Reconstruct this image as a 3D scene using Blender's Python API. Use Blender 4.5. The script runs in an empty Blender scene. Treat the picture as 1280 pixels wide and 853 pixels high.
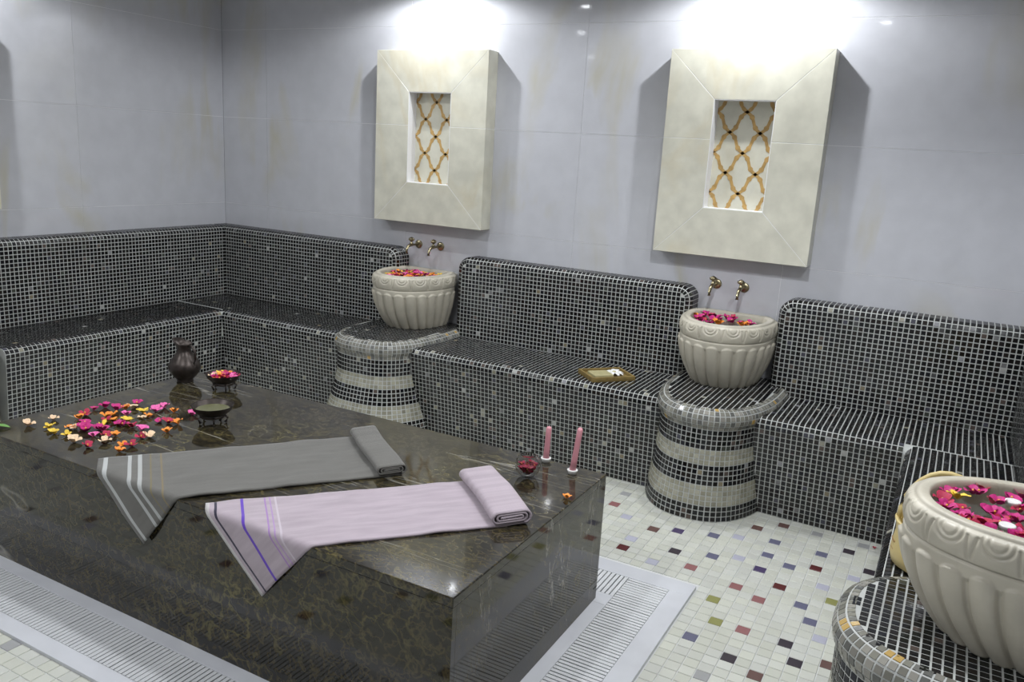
import bpy, math, random
import numpy as np
from mathutils import Vector, Matrix, Euler

C = bpy.context.scene.collection
random.seed(7)
rng = np.random.default_rng(7)
PI = math.pi

# ------------------------------------------------------------------ camera
cam = bpy.data.cameras.new('camera')
cam_o = bpy.data.objects.new('camera', cam)
C.objects.link(cam_o)
cam.sensor_width = 36.0
cam.lens = 36.0 * 1032.4642 / 1280.0
cam.clip_start = 0.02
cam_o.location = (4.8732, -4.4567, 1.6722)


def cam_rot(rx, ry, rz):
    a, b, c = (math.radians(v) for v in (rx, ry, rz))
    return Matrix.Rotation(c, 3, 'Z') @ Matrix.Rotation(b, 3, 'Y') @ Matrix.Rotation(a, 3, 'X')


cam_o.rotation_euler = cam_rot(76.8494, -3.2697, 28.8424).to_euler('XYZ')
bpy.context.scene.camera = cam_o

# ------------------------------------------------------------------ world, exposure, lamps
CEIL = 2.64
w = bpy.data.worlds.new('world')
bpy.context.scene.world = w
w.use_nodes = True
w.node_tree.nodes['Background'].inputs[0].default_value = (0.5, 0.55, 0.6, 1)
w.node_tree.nodes['Background'].inputs[1].default_value = 0.02
vs = bpy.context.scene.view_settings
vs.view_transform = 'Standard'
vs.look = 'None'
vs.gamma = 1.0
vs.exposure = 0.18


def spot(name, x, y, watts, size=150, blend=0.5, col=(0.93, 0.96, 1.0), aim=None, r=0.02):
    l = bpy.data.lights.new(name, 'SPOT')
    l.energy = watts
    l.spot_size = math.radians(size)
    l.spot_blend = blend
    l.color = col
    l.shadow_soft_size = r
    o = bpy.data.objects.new(name, l)
    C.objects.link(o)
    o.location = (x, y, CEIL - 0.035)
    if aim:
        d = Vector(aim) - o.location
        o.rotation_euler = d.to_track_quat('-Z', 'Y').to_euler()
    return o


LAMPS = [  # x, y, watts, cone, blend
    (1.93, -0.34, 31, 168, 0.3),
    (3.84, -0.35, 38, 168, 0.3),
    (0.34, -2.10, 36, 168, 0.3),
    (5.05, -2.20, 40, 150, 0.35),
    (1.83, -2.15, 24, 150, 0.6),
    (4.19, -1.90, 75, 150, 0.6),
    (2.38, -1.00, 25, 150, 0.6),
    (3.20, -3.90, 74, 150, 0.6),
    (1.20, -3.80, 60, 150, 0.6),
]
for i, (x, y, wt, sz, bl) in enumerate(LAMPS):
    spot('downlight_beam', x, y, wt, sz, bl)


# ------------------------------------------------------------------ helpers
def tag(o, label=None, cat=None, group=None, kind=None):
    if label: o['label'] = label
    if cat: o['category'] = cat
    if group: o['group'] = group
    if kind: o['kind'] = kind
    return o


def empty(name, loc=(0, 0, 0), rz=0.0):
    o = bpy.data.objects.new(name, None)
    C.objects.link(o)
    o.location = loc
    o.rotation_euler = (0, 0, rz)
    o.empty_display_size = 0.05
    return o


def link_mesh(name, me, mat=None, parent=None, loc=None):
    if mat and not me.materials:
        me.materials.append(mat)
    o = bpy.data.objects.new(name, me)
    C.objects.link(o)
    if parent: o.parent = parent
    if loc: o.location = loc
    return o


def npmesh(name, V, F, cols=None, smooth=False):
    """V (n,3); F (m,k) all of one size, or list of tuples; cols (m,3) per face"""
    me = bpy.data.meshes.new(name)
    V = np.asarray(V, dtype=np.float64).reshape(-1, 3)
    if isinstance(F, list) and len(set(map(len, F))) > 1:
        me.from_pydata(V.tolist(), [], F)
    else:
        F = np.asarray(F, dtype=np.int32)
        m, k = F.shape
        me.vertices.add(len(V))
        me.vertices.foreach_set('co', V.astype(np.float32).ravel())
        me.loops.add(m * k)
        me.loops.foreach_set('vertex_index', F.ravel())
        me.polygons.add(m)
        me.polygons.foreach_set('loop_start', np.arange(0, m * k, k, dtype=np.int32))
        me.polygons.foreach_set('loop_total', np.full(m, k, dtype=np.int32))
    me.update(calc_edges=True)
    me.validate()
    me.polygons.foreach_set('use_smooth', np.full(len(me.polygons), bool(smooth)))
    if cols is not None:
        a = me.attributes.new('tint', 'FLOAT_COLOR', 'FACE')
        c4 = np.ones((len(me.polygons), 4), dtype=np.float32)
        c4[:, :3] = cols
        a.data.foreach_set('color', c4.ravel())
    return me


def box_vf(x0, x1, y0, y1, z0, z1):
    V = [(x0, y0, z0), (x1, y0, z0), (x1, y1, z0), (x0, y1, z0), (x0, y0, z1), (x1, y0, z1), (x1, y1, z1), (x0, y1, z1)]
    F = [(0, 3, 2, 1), (4, 5, 6, 7), (0, 1, 5, 4), (1, 2, 6, 5), (2, 3, 7, 6), (3, 0, 4, 7)]
    return V, F


def box(name, x0, x1, y0, y1, z0, z1, mat, parent=None, bevel=0.0):
    V, F = box_vf(x0, x1, y0, y1, z0, z1)
    o = link_mesh(name, npmesh(name, V, F), mat, parent)
    if bevel:
        b = o.modifiers.new('bevel', 'BEVEL')
        b.width = bevel
        b.segments = 3
        b.limit_method = 'ANGLE'
        for p in o.data.polygons: p.use_smooth = False
    return o


def lathe_vf(prof, n=32, close=False):
    """prof list of (r,z) bottom to top"""
    V, F = [], []
    m = len(prof)
    for i in range(n):
        a = 2 * PI * i / n
        for r, z in prof:
            V.append((r * math.cos(a), r * math.sin(a), z))
    for i in range(n):
        j = (i + 1) % n
        for k in range(m - 1):
            F.append((i * m + k, j * m + k, j * m + k + 1, i * m + k + 1))
    return V, F


def lathe(name, prof, mat, parent=None, loc=None, n=32, smooth=True):
    V, F = lathe_vf(prof, n)
    return link_mesh(name, npmesh(name, V, F, smooth=smooth), mat, parent, loc)


def tube_vf(pts, rads, n=10, base=0):
    pts = [Vector(p) for p in pts]
    V, F = [], []
    up = Vector((0, 0, 1))
    for i, p in enumerate(pts):
        d = (pts[min(i + 1, len(pts) - 1)] - pts[max(i - 1, 0)]).normalized()
        ref = up if abs(d.dot(up)) < 0.95 else Vector((1, 0, 0))
        a = d.cross(ref).normalized()
        b = d.cross(a).normalized()
        r = rads[i] if hasattr(rads, '__len__') else rads
        for k in range(n):
            t = 2 * PI * k / n
            V.append(tuple(p + a * (r * math.cos(t)) + b * (r * math.sin(t))))
    for i in range(len(pts) - 1):
        for k in range(n):
            q = (k + 1) % n
            F.append((base + i * n + k, base + i * n + q, base + (i + 1) * n + q, base + (i + 1) * n + k))
    c0 = len(V)
    V.append(tuple(pts[0])); V.append(tuple(pts[-1]))
    for k in range(n):
        q = (k + 1) % n
        F.append((base + q, base + k, base + c0, base + c0))
        F.append((base + (len(pts) - 1) * n + k, base + (len(pts) - 1) * n + q, base + c0 + 1, base + c0 + 1))
    F = [f if f[2] != f[3] else f[:3] for f in F]
    return V, F


def tube(name, pts, rads, mat, parent=None, n=10, loc=None):
    V, F = tube_vf(pts, rads, n)
    me = bpy.data.meshes.new(name)
    me.from_pydata(V, [], F)
    for p in me.polygons: p.use_smooth = True
    return link_mesh(name, me, mat, parent, loc)


# ------------------------------------------------------------------ materials
def new_mat(name):
    m = bpy.data.materials.new(name)
    m.use_nodes = True
    return m, m.node_tree, m.node_tree.nodes['Principled BSDF']


def simple(name, col, rough=0.5, metal=0.0, noise=0.0, nscale=20, bump=0.0, coat=0.0):
    m, t, p = new_mat(name)
    p.inputs['Base Color'].default_value = (*col, 1)
    p.inputs['Roughness'].default_value = rough
    p.inputs['Metallic'].default_value = metal
    p.inputs['Coat Weight'].default_value = coat
    if noise or bump:
        n = t.nodes.new('ShaderNodeTexNoise'); n.inputs['Scale'].default_value = nscale; n.inputs['Detail'].default_value = 6
        g = t.nodes.new('ShaderNodeNewGeometry'); t.links.new(g.outputs['Position'], n.inputs['Vector'])
        if noise:
            r = t.nodes.new('ShaderNodeValToRGB')
            r.color_ramp.elements[0].position = 0.3
            r.color_ramp.elements[1].position = 0.7
            r.color_ramp.elements[0].color = (*[c * (1 - noise) for c in col], 1)
            r.color_ramp.elements[1].color = (*[min(1, c * (1 + noise)) for c in col], 1)
            t.links.new(n.outputs['Fac'], r.inputs['Fac']); t.links.new(r.outputs['Color'], p.inputs['Base Color'])
        if bump:
            b = t.nodes.new('ShaderNodeBump'); b.inputs['Strength'].default_value = bump; b.inputs['Distance'].default_value = 0.002
            t.links.new(n.outputs['Fac'], b.inputs['Height']); t.links.new(b.outputs['Normal'], p.inputs['Normal'])
    return m


def tint_mat(name, rough=0.12, coat=0.0, bump=0.0, ior=1.5):
    m, t, p = new_mat(name)
    a = t.nodes.new('ShaderNodeAttribute'); a.attribute_name = 'tint'
    t.links.new(a.outputs['Color'], p.inputs['Base Color'])
    p.inputs['Roughness'].default_value = rough
    p.inputs['IOR'].default_value = ior
    p.inputs['Coat Weight'].default_value = coat
    if bump:
        g = t.nodes.new('ShaderNodeNewGeometry')
        n = t.nodes.new('ShaderNodeTexNoise'); n.inputs['Scale'].default_value = 90
        t.links.new(g.outputs['Position'], n.inputs['Vector'])
        b = t.nodes.new('ShaderNodeBump'); b.inputs['Strength'].default_value = bump; b.inputs['Distance'].default_value = 0.001
        t.links.new(n.outputs['Fac'], b.inputs['Height']); t.links.new(b.outputs['Normal'], p.inputs['Normal'])
    return m


def vein_mat(name, base, vein, vscale, rough, amount=0.5, mott=0.1, rot=(0, 0, 0.6), width=(0.0, 0.09), extra=None, coat=0.0):
    """stone with branching veins: ridges of a warped noise"""
    m, t, p = new_mat(name)
    N = t.nodes.new; L = t.links.new
    g = N('ShaderNodeNewGeometry')
    mp = N('ShaderNodeMapping'); mp.inputs['Rotation'].default_value = rot; mp.inputs['Scale'].default_value = vscale
    L(g.outputs['Position'], mp.inputs['Vector'])
    n1 = N('ShaderNodeTexNoise'); n1.inputs['Scale'].default_value = 1.0; n1.inputs['Detail'].default_value = 5; n1.inputs['Distortion'].default_value = 0.6
    L(mp.outputs['Vector'], n1.inputs['Vector'])
    s = N('ShaderNodeMath'); s.operation = 'SUBTRACT'; s.inputs[1].default_value = 0.5; L(n1.outputs['Fac'], s.inputs[0])
    ab = N('ShaderNodeMath'); ab.operation = 'ABSOLUTE'; L(s.outputs[0], ab.inputs[0])
    mr = N('ShaderNodeMapRange'); mr.inputs['From Min'].default_value = width[0]; mr.inputs['From Max'].default_value = width[1]
    mr.inputs['To Min'].default_value = 1; mr.inputs['To Max'].default_value = 0
    L(ab.outputs[0], mr.inputs['Value'])
    n2 = N('ShaderNodeTexNoise'); n2.inputs['Scale'].default_value = 1.3; n2.inputs['Detail'].default_value = 3
    L(g.outputs['Position'], n2.inputs['Vector'])
    mr2 = N('ShaderNodeMapRange'); mr2.inputs['From Min'].default_value = 0.45; mr2.inputs['From Max'].default_value = 0.65
    L(n2.outputs['Fac'], mr2.inputs['Value'])
    mu = N('ShaderNodeMath'); mu.operation = 'MULTIPLY'; L(mr.outputs['Result'], mu.inputs[0]); L(mr2.outputs['Result'], mu.inputs[1])
    mu2 = N('ShaderNodeMath'); mu2.operation = 'MULTIPLY'; mu2.inputs[1].default_value = amount; L(mu.outputs[0], mu2.inputs[0])
    n3 = N('ShaderNodeTexNoise'); n3.inputs['Scale'].default_value = 9; n3.inputs['Detail'].default_value = 8
    L(g.outputs['Position'], n3.inputs['Vector'])
    r = N('ShaderNodeValToRGB')
    r.color_ramp.elements[0].position = 0.35; r.color_ramp.elements[1].position = 0.65
    r.color_ramp.elements[0].color = (*[c * (1 - mott) for c in base], 1)
    r.color_ramp.elements[1].color = (*[min(1, c * (1 + mott)) for c in base], 1)
    L(n3.outputs['Fac'], r.inputs['Fac'])
    mx = N('ShaderNodeMix'); mx.data_type = 'RGBA'
    L(mu2.outputs[0], mx.inputs[0]); L(r.outputs['Color'], mx.inputs[6]); mx.inputs[7].default_value = (*vein, 1)
    out = mx.outputs[2]
    if extra:  # (colour, scale vector, width, amount, rot): a second family of veins
        for col2, sc2, wd2, am2, rot2, det, patchy in extra:
            mp2 = N('ShaderNodeMapping'); mp2.inputs['Rotation'].default_value = rot2; mp2.inputs['Scale'].default_value = sc2
            L(g.outputs['Position'], mp2.inputs['Vector'])
            q = N('ShaderNodeTexNoise'); q.inputs['Scale'].default_value = 1.0; q.inputs['Detail'].default_value = det; q.inputs['Distortion'].default_value = 0.05 * det
            L(mp2.outputs['Vector'], q.inputs['Vector'])
            s2 = N('ShaderNodeMath'); s2.operation = 'SUBTRACT'; s2.inputs[1].default_value = 0.53; L(q.outputs['Fac'], s2.inputs[0])
            a2 = N('ShaderNodeMath'); a2.operation = 'ABSOLUTE'; L(s2.outputs[0], a2.inputs[0])
            m3 = N('ShaderNodeMapRange'); m3.inputs['From Max'].default_value = wd2; m3.inputs['To Min'].default_value = am2; m3.inputs['To Max'].default_value = 0
            L(a2.outputs[0], m3.inputs['Value'])
            x2 = N('ShaderNodeMix'); x2.data_type = 'RGBA'
            pm_ = N('ShaderNodeMath'); pm_.operation = 'MULTIPLY'; L(m3.outputs['Result'], pm_.inputs[0]); L(mr2.outputs['Result'], pm_.inputs[1])
            L((pm_ if patchy else m3).outputs[0], x2.inputs[0]); L(out, x2.inputs[6]); x2.inputs[7].default_value = (*col2, 1)
            out = x2.outputs[2]
    L(out, p.inputs['Base Color'])
    p.inputs['Roughness'].default_value = rough
    p.inputs['Coat Weight'].default_value = coat
    return m


M = {}
M['wall'] = vein_mat('polished_grey_wall_tile', (0.52, 0.525, 0.555), (0.46, 0.42, 0.26), (1.5, 1.5, 0.5), 0.06, 0.6, 0.03, (0, 0.5, 0), (0.0, 0.05))
M['grout_wall'] = simple('wall_grout', (0.78, 0.78, 0.78), 0.7)
M['grout'] = simple('mosaic_grout', (0.46, 0.47, 0.45), 0.55, noise=0.1, nscale=6)
M['grout_floor'] = simple('floor_grout', (0.66, 0.67, 0.66), 0.6, noise=0.08, nscale=5)
M['mosaic'] = tint_mat('glazed_mosaic', 0.11, ior=1.43)
M['floor_tile'] = tint_mat('floor_mosaic', 0.35)
M['cream'] = vein_mat('cream_marble', (0.60, 0.585, 0.49), (0.52, 0.44, 0.27), (2, 2, 1.2), 0.3, 0.4, 0.09, (0.3, 0.5, 0), (0, 0.05))
M['gold'] = simple('gold_inlay', (0.46, 0.29, 0.10), 0.4, noise=0.25, nscale=30)
M['slab'] = vein_mat('dark_emperador_marble', (0.021, 0.0185, 0.013), (0.20, 0.19, 0.16), (2.2, 2.2, 2.2), 0.06, 0.35, 0.35, (0.2, 0.3, 0.9), (0, 0.006),
                     extra=[((0.14, 0.12, 0.045), (11, 17, 11), 0.03, 0.8, (0.5, 0.2, 0.2), 7, True),
                            ((0.17, 0.13, 0.05), (26, 40, 26), 0.05, 0.30, (0.1, 0.6, 0.4), 6, False),
                            ((0.50, 0.48, 0.42), (0.35, 5.0, 1.3), 0.0045, 0.75, (0.05, 0.1, 0.06), 5, True)])
M['white_marble'] = vein_mat('white_marble_kerb', (0.62, 0.63, 0.66), (0.5, 0.5, 0.55), (2, 2, 2), 0.25, 0.3, 0.03)
M['slat'] = simple('white_grate_slat', (0.66, 0.67, 0.68), 0.4)
M['gutter'] = simple('dark_gutter', (0.05, 0.05, 0.05), 0.7)
M['basin'] = vein_mat('carved_limestone', (0.50, 0.465, 0.38), (0.34, 0.28, 0.2), (6, 6, 3), 0.38, 0.35, 0.09, (0.2, 0.4, 0.3), (0, 0.03))
M['brass'] = simple('aged_brass', (0.30, 0.26, 0.16), 0.28, 1.0, noise=0.3, nscale=60)
M['bronze'] = simple('dark_bronze', (0.055, 0.045, 0.04), 0.38, 0.75, noise=0.3, nscale=40)
M['liquid'] = simple('henna_liquid', (0.12, 0.12, 0.06), 0.25)
M['candle'] = simple('pink_wax', (0.62, 0.27, 0.31), 0.45)
M['white'] = simple('white_wax', (0.75, 0.74, 0.72), 0.4)
M['wood'] = simple('olive_wood_tray', (0.23, 0.16, 0.05), 0.5, noise=0.25, nscale=35)
M['soap'] = simple('olive_soap', (0.42, 0.38, 0.20), 0.5, noise=0.08, nscale=30)
M['yellow'] = simple('yellow_tub', (0.58, 0.46, 0.20), 0.45, noise=0.06, nscale=12)
M['ink'] = simple('faded_print', (0.38, 0.22, 0.10), 0.5)
M['ceiling'] = simple('ceiling_paint', (0.7, 0.7, 0.72), 0.8)
M['leaf'] = simple('green_leaf', (0.10, 0.25, 0.04), 0.5)
M['chrome'] = simple('lamp_ring', (0.7, 0.7, 0.7), 0.25, 1.0)
m, t, p = new_mat('lamp_glow'); p.inputs['Emission Color'].default_value = (0.93, 0.96, 1, 1); p.inputs['Emission Strength'].default_value = 35; M['glow'] = m
m, t, p = new_mat('water'); p.inputs['Base Color'].default_value = (0.9, 0.95, 0.95, 1); p.inputs['Roughness'].default_value = 0.03
p.inputs['Transmission Weight'].default_value = 1; p.inputs['IOR'].default_value = 1.33; M['water'] = m
m, t, p = new_mat('clear_glass'); p.inputs['Roughness'].default_value = 0.0
p.inputs['Transmission Weight'].default_value = 1; p.inputs['IOR'].default_value = 1.45; M['glass'] = m
PET = {'magenta': (0.48, 0.01, 0.17), 'crimson': (0.42, 0.01, 0.06), 'pink': (0.75, 0.13, 0.38), 'orange': (0.80, 0.26, 0.03),
       'yellow': (0.75, 0.52, 0.05), 'pale': (0.75, 0.55, 0.36), 'white': (0.8, 0.8, 0.78)}
for k, c in PET.items():
    M['petal_' + k] = simple('petal_' + k, c, 0.6, noise=0.2, nscale=120)

# ------------------------------------------------------------------ room dimensions
WX = 5.34
DB, DF, HS, HB = 0.137, 0.60, 0.50, 1.00
SX0, SX1, SY0, SY1, ZS = 1.695, 3.857, -2.793, -1.747, 0.519
BACK_Y = -6.2
PITCH = 0.025

# ------------------------------------------------------------------ setting: walls, ceiling
def wall_with_tiles(name, axis, w0, w1, pos, facing, joints, rows):
    """axis 'x': wall runs along x at y=pos, facing is the direction of the room"""
    t = 0.0015
    def bx(nm, u0, u1, z0, z1, d0, d1, mat, parent):
        a, b = sorted((pos + facing * d0, pos + facing * d1))
        if axis == 'x': return box(nm, u0, u1, a, b, z0, z1, mat, parent)
        return box(nm, a, b, u0, u1, z0, z1, mat, parent)
    root = bx(name, w0, w1, 0, CEIL, -0.12, -t, M['grout_wall'], None)
    tag(root, kind='structure')
    us = [w0] + sorted(j for j in joints if w0 < j < w1) + [w1]
    zs = rows
    for i in range(len(us) - 1):
        for k in range(len(zs) - 1):
            o = bx('wall_tile', us[i] + 0.001, us[i + 1] - 0.001, zs[k] + 0.001, zs[k + 1] - 0.001, -t, 0, M['wall'], root)
    return root


ROWS = [0.0, 0.555, 1.157, 1.775, 2.374, CEIL]
wall_with_tiles('wall_back', 'x', 0.0, WX, 0.0, -1, [0.43, 1.66, 2.863, 4.07, 5.27], ROWS)
wall_with_tiles('wall_left', 'y', BACK_Y, 0.0, 0.0, 1, [-1.15 - 1.2 * k for k in range(5)], ROWS)
wall_with_tiles('wall_right', 'y', BACK_Y, 0.0, WX, -1, [-1.15 - 1.2 * k for k in range(5)], ROWS)
wall_with_tiles('wall_front', 'x', 0.0, WX, BACK_Y, 1, [1.2 * k for k in range(1, 5)], ROWS)
tag(box('ceiling', -0.12, WX + 0.12, BACK_Y - 0.12, 0.12, CEIL, CEIL + 0.1, M['ceiling']), kind='structure')

# ------------------------------------------------------------------ floor with mosaic
KX0, KX1, KY0, KY1 = 1.39, 4.16, -3.075, -1.434     # kerb and drain round the slab
floor = box('floor', 0, WX, BACK_Y, 0, -0.08, -0.003, M['grout_floor'])
tag(floor, kind='structure')
FP = 0.0508
FC = {'dr': (0.10, 0.02, 0.02), 'rd': (0.28, 0.12, 0.12), 'br': (0.13, 0.07, 0.06), 'bl': (0.13, 0.13, 0.20), 'pu': (0.07, 0.05, 0.12),
      'lg': (0.44, 0.44, 0.52), 'gr': (0.34, 0.34, 0.34), 'ol': (0.26, 0.26, 0.09), 'dk': (0.04, 0.03, 0.04)}
FT = [(4.224, -0.692, 'br'), (4.326, -0.629, 'br'), (4.475, -0.625, 'gr'), (4.677, -0.604, 'gr'), (4.08, -0.93, 'bl'), (4.179, -0.865, 'lg'), (4.331, -0.805, 'bl'), (4.531, -0.79, 'bl'), (4.633, -0.723, 'dk'), (4.132, -1.093, 'bl'), (4.334, -0.969, 'bl'), (4.233, -1.085, 'lg'), (4.436, -1.014, 'bl'), (4.533, -0.947, 'dr'), (4.733, -0.865, 'dk'), (4.335, -1.132, 'pu'), (4.685, -0.979, 'lg'), (4.288, -1.299, 'rd'), (4.585, -1.098, 'lg'), (4.436, -1.226, 'dr'), (4.636, -1.195, 'ol'), (4.238, -1.467, 'ol'), (4.389, -1.394, 'rd'), (4.537, -1.316, 'bl'), (4.291, -1.616, 'ol'), (4.39, -1.601, 'rd'), (4.588, -1.419, 'bl'), (4.687, -1.348, 'br'), (4.64, -1.515, 'lg'), (4.244, -1.772, 'bl'), (4.539, -1.63, 'dk'), (4.391, -1.804, 'dk'), (4.591, -1.723, 'dk'), (4.692, -1.656, 'br'), (4.341, -1.964, 'gr'), (4.491, -1.893, 'br'), (4.086, -1.259, 'rd'), (3.601, -0.842, 'rd'), (3.594, -0.729, 'gr'), (3.661, -0.952, 'lg'), (3.816, -0.992, 'br'), (3.922, -0.986, 'pu'), (3.772, -1.165, 'lg'), (3.774, -1.274, 'dr'), (3.978, -1.15, 'dk'), (3.83, -1.423, 'rd'), (3.931, -1.32, 'lg'), (2.53, -3.226, 'dr'), (2.369, -3.111, 'gr')]
col_at = {}
known = []
for x, y, c in FT:
    col_at[(round((x - 0.0235) / FP), round(y / FP))] = c
seen_zone = lambda x, y: (3.4 < x < 4.8 and -2.1 < y < -0.5) or (2.0 < x < 3.0 and -3.4 < y < -3.0)
single, many_V, many_F, many_C = [], [], [], []
nx0, nx1 = int(0.5 / FP), int(4.9 / FP)
ny0, ny1 = int(-4.6 / FP), int(-0.5 / FP)
camxy = (4.87, -4.46)
cells = []
for i in range(nx0, nx1 + 1):
    for j in range(ny0, ny1 + 1):
        x, y = i * FP + 0.0235, j * FP
        if KX0 - 0.02 < x < KX1 + 0.022 and KY0 - 0.022 < y < KY1 + 0.022: continue
        if (i, j) in col_at: c = FC[col_at[(i, j)]]
        elif not seen_zone(x, y) and (i * 7 + j * 13 + (i * j) % 5) % 17 == 0: c = FC[random.choice(list(FC))]
        else:
            b = random.choice([0.54, 0.56, 0.58, 0.60]); c = (b, b * 1.01, b * random.choice([0.88, 0.90, 0.92]))
        inview = (x > 4.05 and y < -0.7 and x < 4.85 and y > -2.15) or (2.2 < x < 2.8 and -3.35 < y < KY0)
        cells.append((0 if inview else 1, (x - camxy[0]) ** 2 + (y - camxy[1]) ** 2, x, y, c))
cells.sort(key=lambda q: (q[0], q[1]))
tile_meshes = {}


def tile_vf(x, y, s, h, z0=-0.004):
    a = s * 0.5; b = a - 0.0012
    V = [(x - a, y - a, z0), (x + a, y - a, z0), (x + a, y + a, z0), (x - a, y + a, z0),
         (x - a, y - a, h - 0.001), (x + a, y - a, h - 0.001), (x + a, y + a, h - 0.001), (x - a, y + a, h - 0.001),
         (x - b, y - b, h), (x + b, y - b, h), (x + b, y + b, h), (x - b, y + b, h)]
    F = [(0, 1, 5, 4), (1, 2, 6, 5), (2, 3, 7, 6), (3, 0, 4, 7), (4, 5, 9, 8), (5, 6, 10, 9), (6, 7, 11, 10), (7, 4, 8, 11), (8, 9, 10, 11)]
    return V, F


for n, (_, _, x, y, c) in enumerate(cells):
    if n < 300:
        key = tuple(round(v, 2) for v in c)
        if key not in tile_meshes:
            V, F = tile_vf(0, 0, 0.0478, 0.0)
            me = npmesh('floor_tile', V, F, cols=np.tile(c, (len(F), 1)))
            me.materials.append(M['floor_tile'])
            tile_meshes[key] = me
        o = link_mesh('floor_tile', tile_meshes[key], None, floor, (x, y, 0))
        o.rotation_euler = (random.uniform(-.003, .003), random.uniform(-.003, .003), random.uniform(-0.012, 0.012))
    else:
        V, F = tile_vf(x, y, 0.0478, random.uniform(-0.0004, 0.0004))
        b = len(many_V)
        many_V += V; many_F += [tuple(b + q for q in f) for f in F]; many_C += [c] * len(F)
o = link_mesh('floor_tile', npmesh('floor_tile_field', many_V, many_F, cols=np.array(many_C)), M['floor_tile'], floor)
tag(o, kind='stuff')

# white kerb strips and the gutter round the slab
kt = 0.012
IN = 0.052       # strip between slab and grate
GW = 0.168       # grate width
gx0, gx1, gy0, gy1 = SX0 - IN - GW, SX1 + IN + GW, SY0 - IN - GW, SY1 + IN + GW
def trim(n, x0, x1, y0, y1):
    tag(box('trim_%d' % n, x0, x1, y0, y1, -0.02, kt, M['white_marble'], bevel=0.002), kind='structure')
trim(1, KX0, KX1, KY0, gy0); trim(2, KX0, KX1, gy1, KY1)
trim(3, KX0, gx0, gy0, gy1); trim(4, gx1, KX1, gy0, gy1)
trim(5, SX0 - IN, SX1 + IN, SY0 - IN, SY0 + 0.03); trim(6, SX0 - IN, SX1 + IN, SY1 - 0.03, SY1 + IN)
trim(7, SX0 - IN, SX0 + 0.03, SY0 + 0.03, SY1 - 0.03); trim(8, SX1 - 0.03, SX1 + IN, SY0 + 0.03, SY1 - 0.03)


def grate(x0, x1, y0, y1, along, label, pitch=0.0185, full=True):
    root = empty('drain_grate', ((x0 + x1) / 2, (y0 + y1) / 2, 0))
    tag(root, label, 'drain grate')
    ox, oy = root.location.x, root.location.y
    box('gutter_bed', x0 - ox, x1 - ox, y0 - oy, y1 - oy, -0.004, 0.0015, M['gutter'], root)
    f = 0.0012
    if along == 'x':
        L, Wd = x1 - x0, y1 - y0
    else:
        L, Wd = y1 - y0, x1 - x0
    n = int(L / pitch)
    V, F = box_vf(-(pitch * 0.5 - 0.0021), pitch * 0.5 - 0.0021, -Wd / 2 + f, Wd / 2 - f, 0.0, 0.0095)
    me = npmesh('slat', V, F)
    me.materials.append(M['slat'])
    for i in range(n):
        c = -L / 2 + (i + 0.5) * L / n
        if i % 17 == 16: c -= 0.0015
        o = link_mesh('slat', me, None, root)
        if along == 'x': o.location = (c, 0, 0.0015)
        else:
            o.location = (0, c, 0.0015); o.rotation_euler = (0, 0, PI / 2)
        o.scale = (1 + random.uniform(-0.12, 0.08), 1, 1)
    return root


grate(gx0, gx1 - GW - 0.0, gy0, SY0 - IN, 'x', 'long white slatted drain grate on the floor along the front of the dark slab')
grate(gx1 - GW, gx1, gy0, gy1, 'y', 'white slatted drain grate on the floor along the right end of the slab')
grate(gx0, gx1 - GW, SY1 + IN, gy1, 'x', 'short visible stretch of white drain grate behind the slab, beside the striped pedestals')

# ------------------------------------------------------------------ mosaic machinery
class Poly:
    """polyline with arc length lookup"""
    def __init__(self, pts):
        self.p = np.array(pts, float)
        d = np.linalg.norm(np.diff(self.p, axis=0), axis=1)
        self.s = np.concatenate([[0], np.cumsum(d)])
        self.L = self.s[-1]
    def at(self, s):
        s = np.clip(s, 0, self.L)
        return np.stack([np.interp(s, self.s, self.p[:, k]) for k in range(self.p.shape[1])], -1)


def arc(cx, cy, r, a0, a1, n=8):
    return [(cx + r * math.cos(a0 + (a1 - a0) * i / n), cy + r * math.sin(a0 + (a1 - a0) * i / n)) for i in range(n + 1)]


CHIP = 0.83
def chips(S, U, V, hu, hv, h=0.0016, flip=False):
    """build tile solids on the surface S at centres U,V. returns (K,8,3) corners"""
    cs = [(-1, -1), (1, -1), (1, 1), (-1, 1)]
    P = np.stack([S(U + a * hu, V + b * hv) for a, b in cs], 1)
    N = np.cross(P[:, 1] - P[:, 0], P[:, 3] - P[:, 0])
    N /= np.linalg.norm(N, axis=1, keepdims=True) + 1e-12
    if flip: N = -N
    Cn = P.mean(1, keepdims=True)
    sag = np.clip(((S(U, V)[:, None] - Cn) * N[:, None]).sum(-1), 0, 0.004)[..., None]
    jit = rng.normal(0, 0.012, (len(U), 2))
    top = Cn + (P - Cn) * 0.93 + N[:, None] * (h + sag)
    # small random tilt of every chip
    e1 = P[:, 1] - P[:, 0]; e1 /= np.linalg.norm(e1, axis=1, keepdims=True) + 1e-12
    e2 = np.cross(N, e1)
    rel = top - Cn
    tilt = (rel * e1[:, None]).sum(-1) * jit[:, :1] + (rel * e2[:, None]).sum(-1) * jit[:, 1:]
    top = top + N[:, None] * tilt[..., None]
    bot = P - N[:, None] * 0.001
    T = np.concatenate([bot, top], 1)
    if flip: T = T[:, [3, 2, 1, 0, 7, 6, 5, 4]]
    return T


QF = np.array([(4, 5, 6, 7), (0, 1, 5, 4), (1, 2, 6, 5), (2, 3, 7, 6), (3, 0, 4, 7)])


def chips_mesh(name, T, cols):
    K = len(T)
    F = (QF[None] + (np.arange(K) * 8)[:, None, None]).reshape(-1, 4)
    return npmesh(name, T.reshape(-1, 3), F, cols=np.repeat(cols, 5, axis=0))


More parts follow.
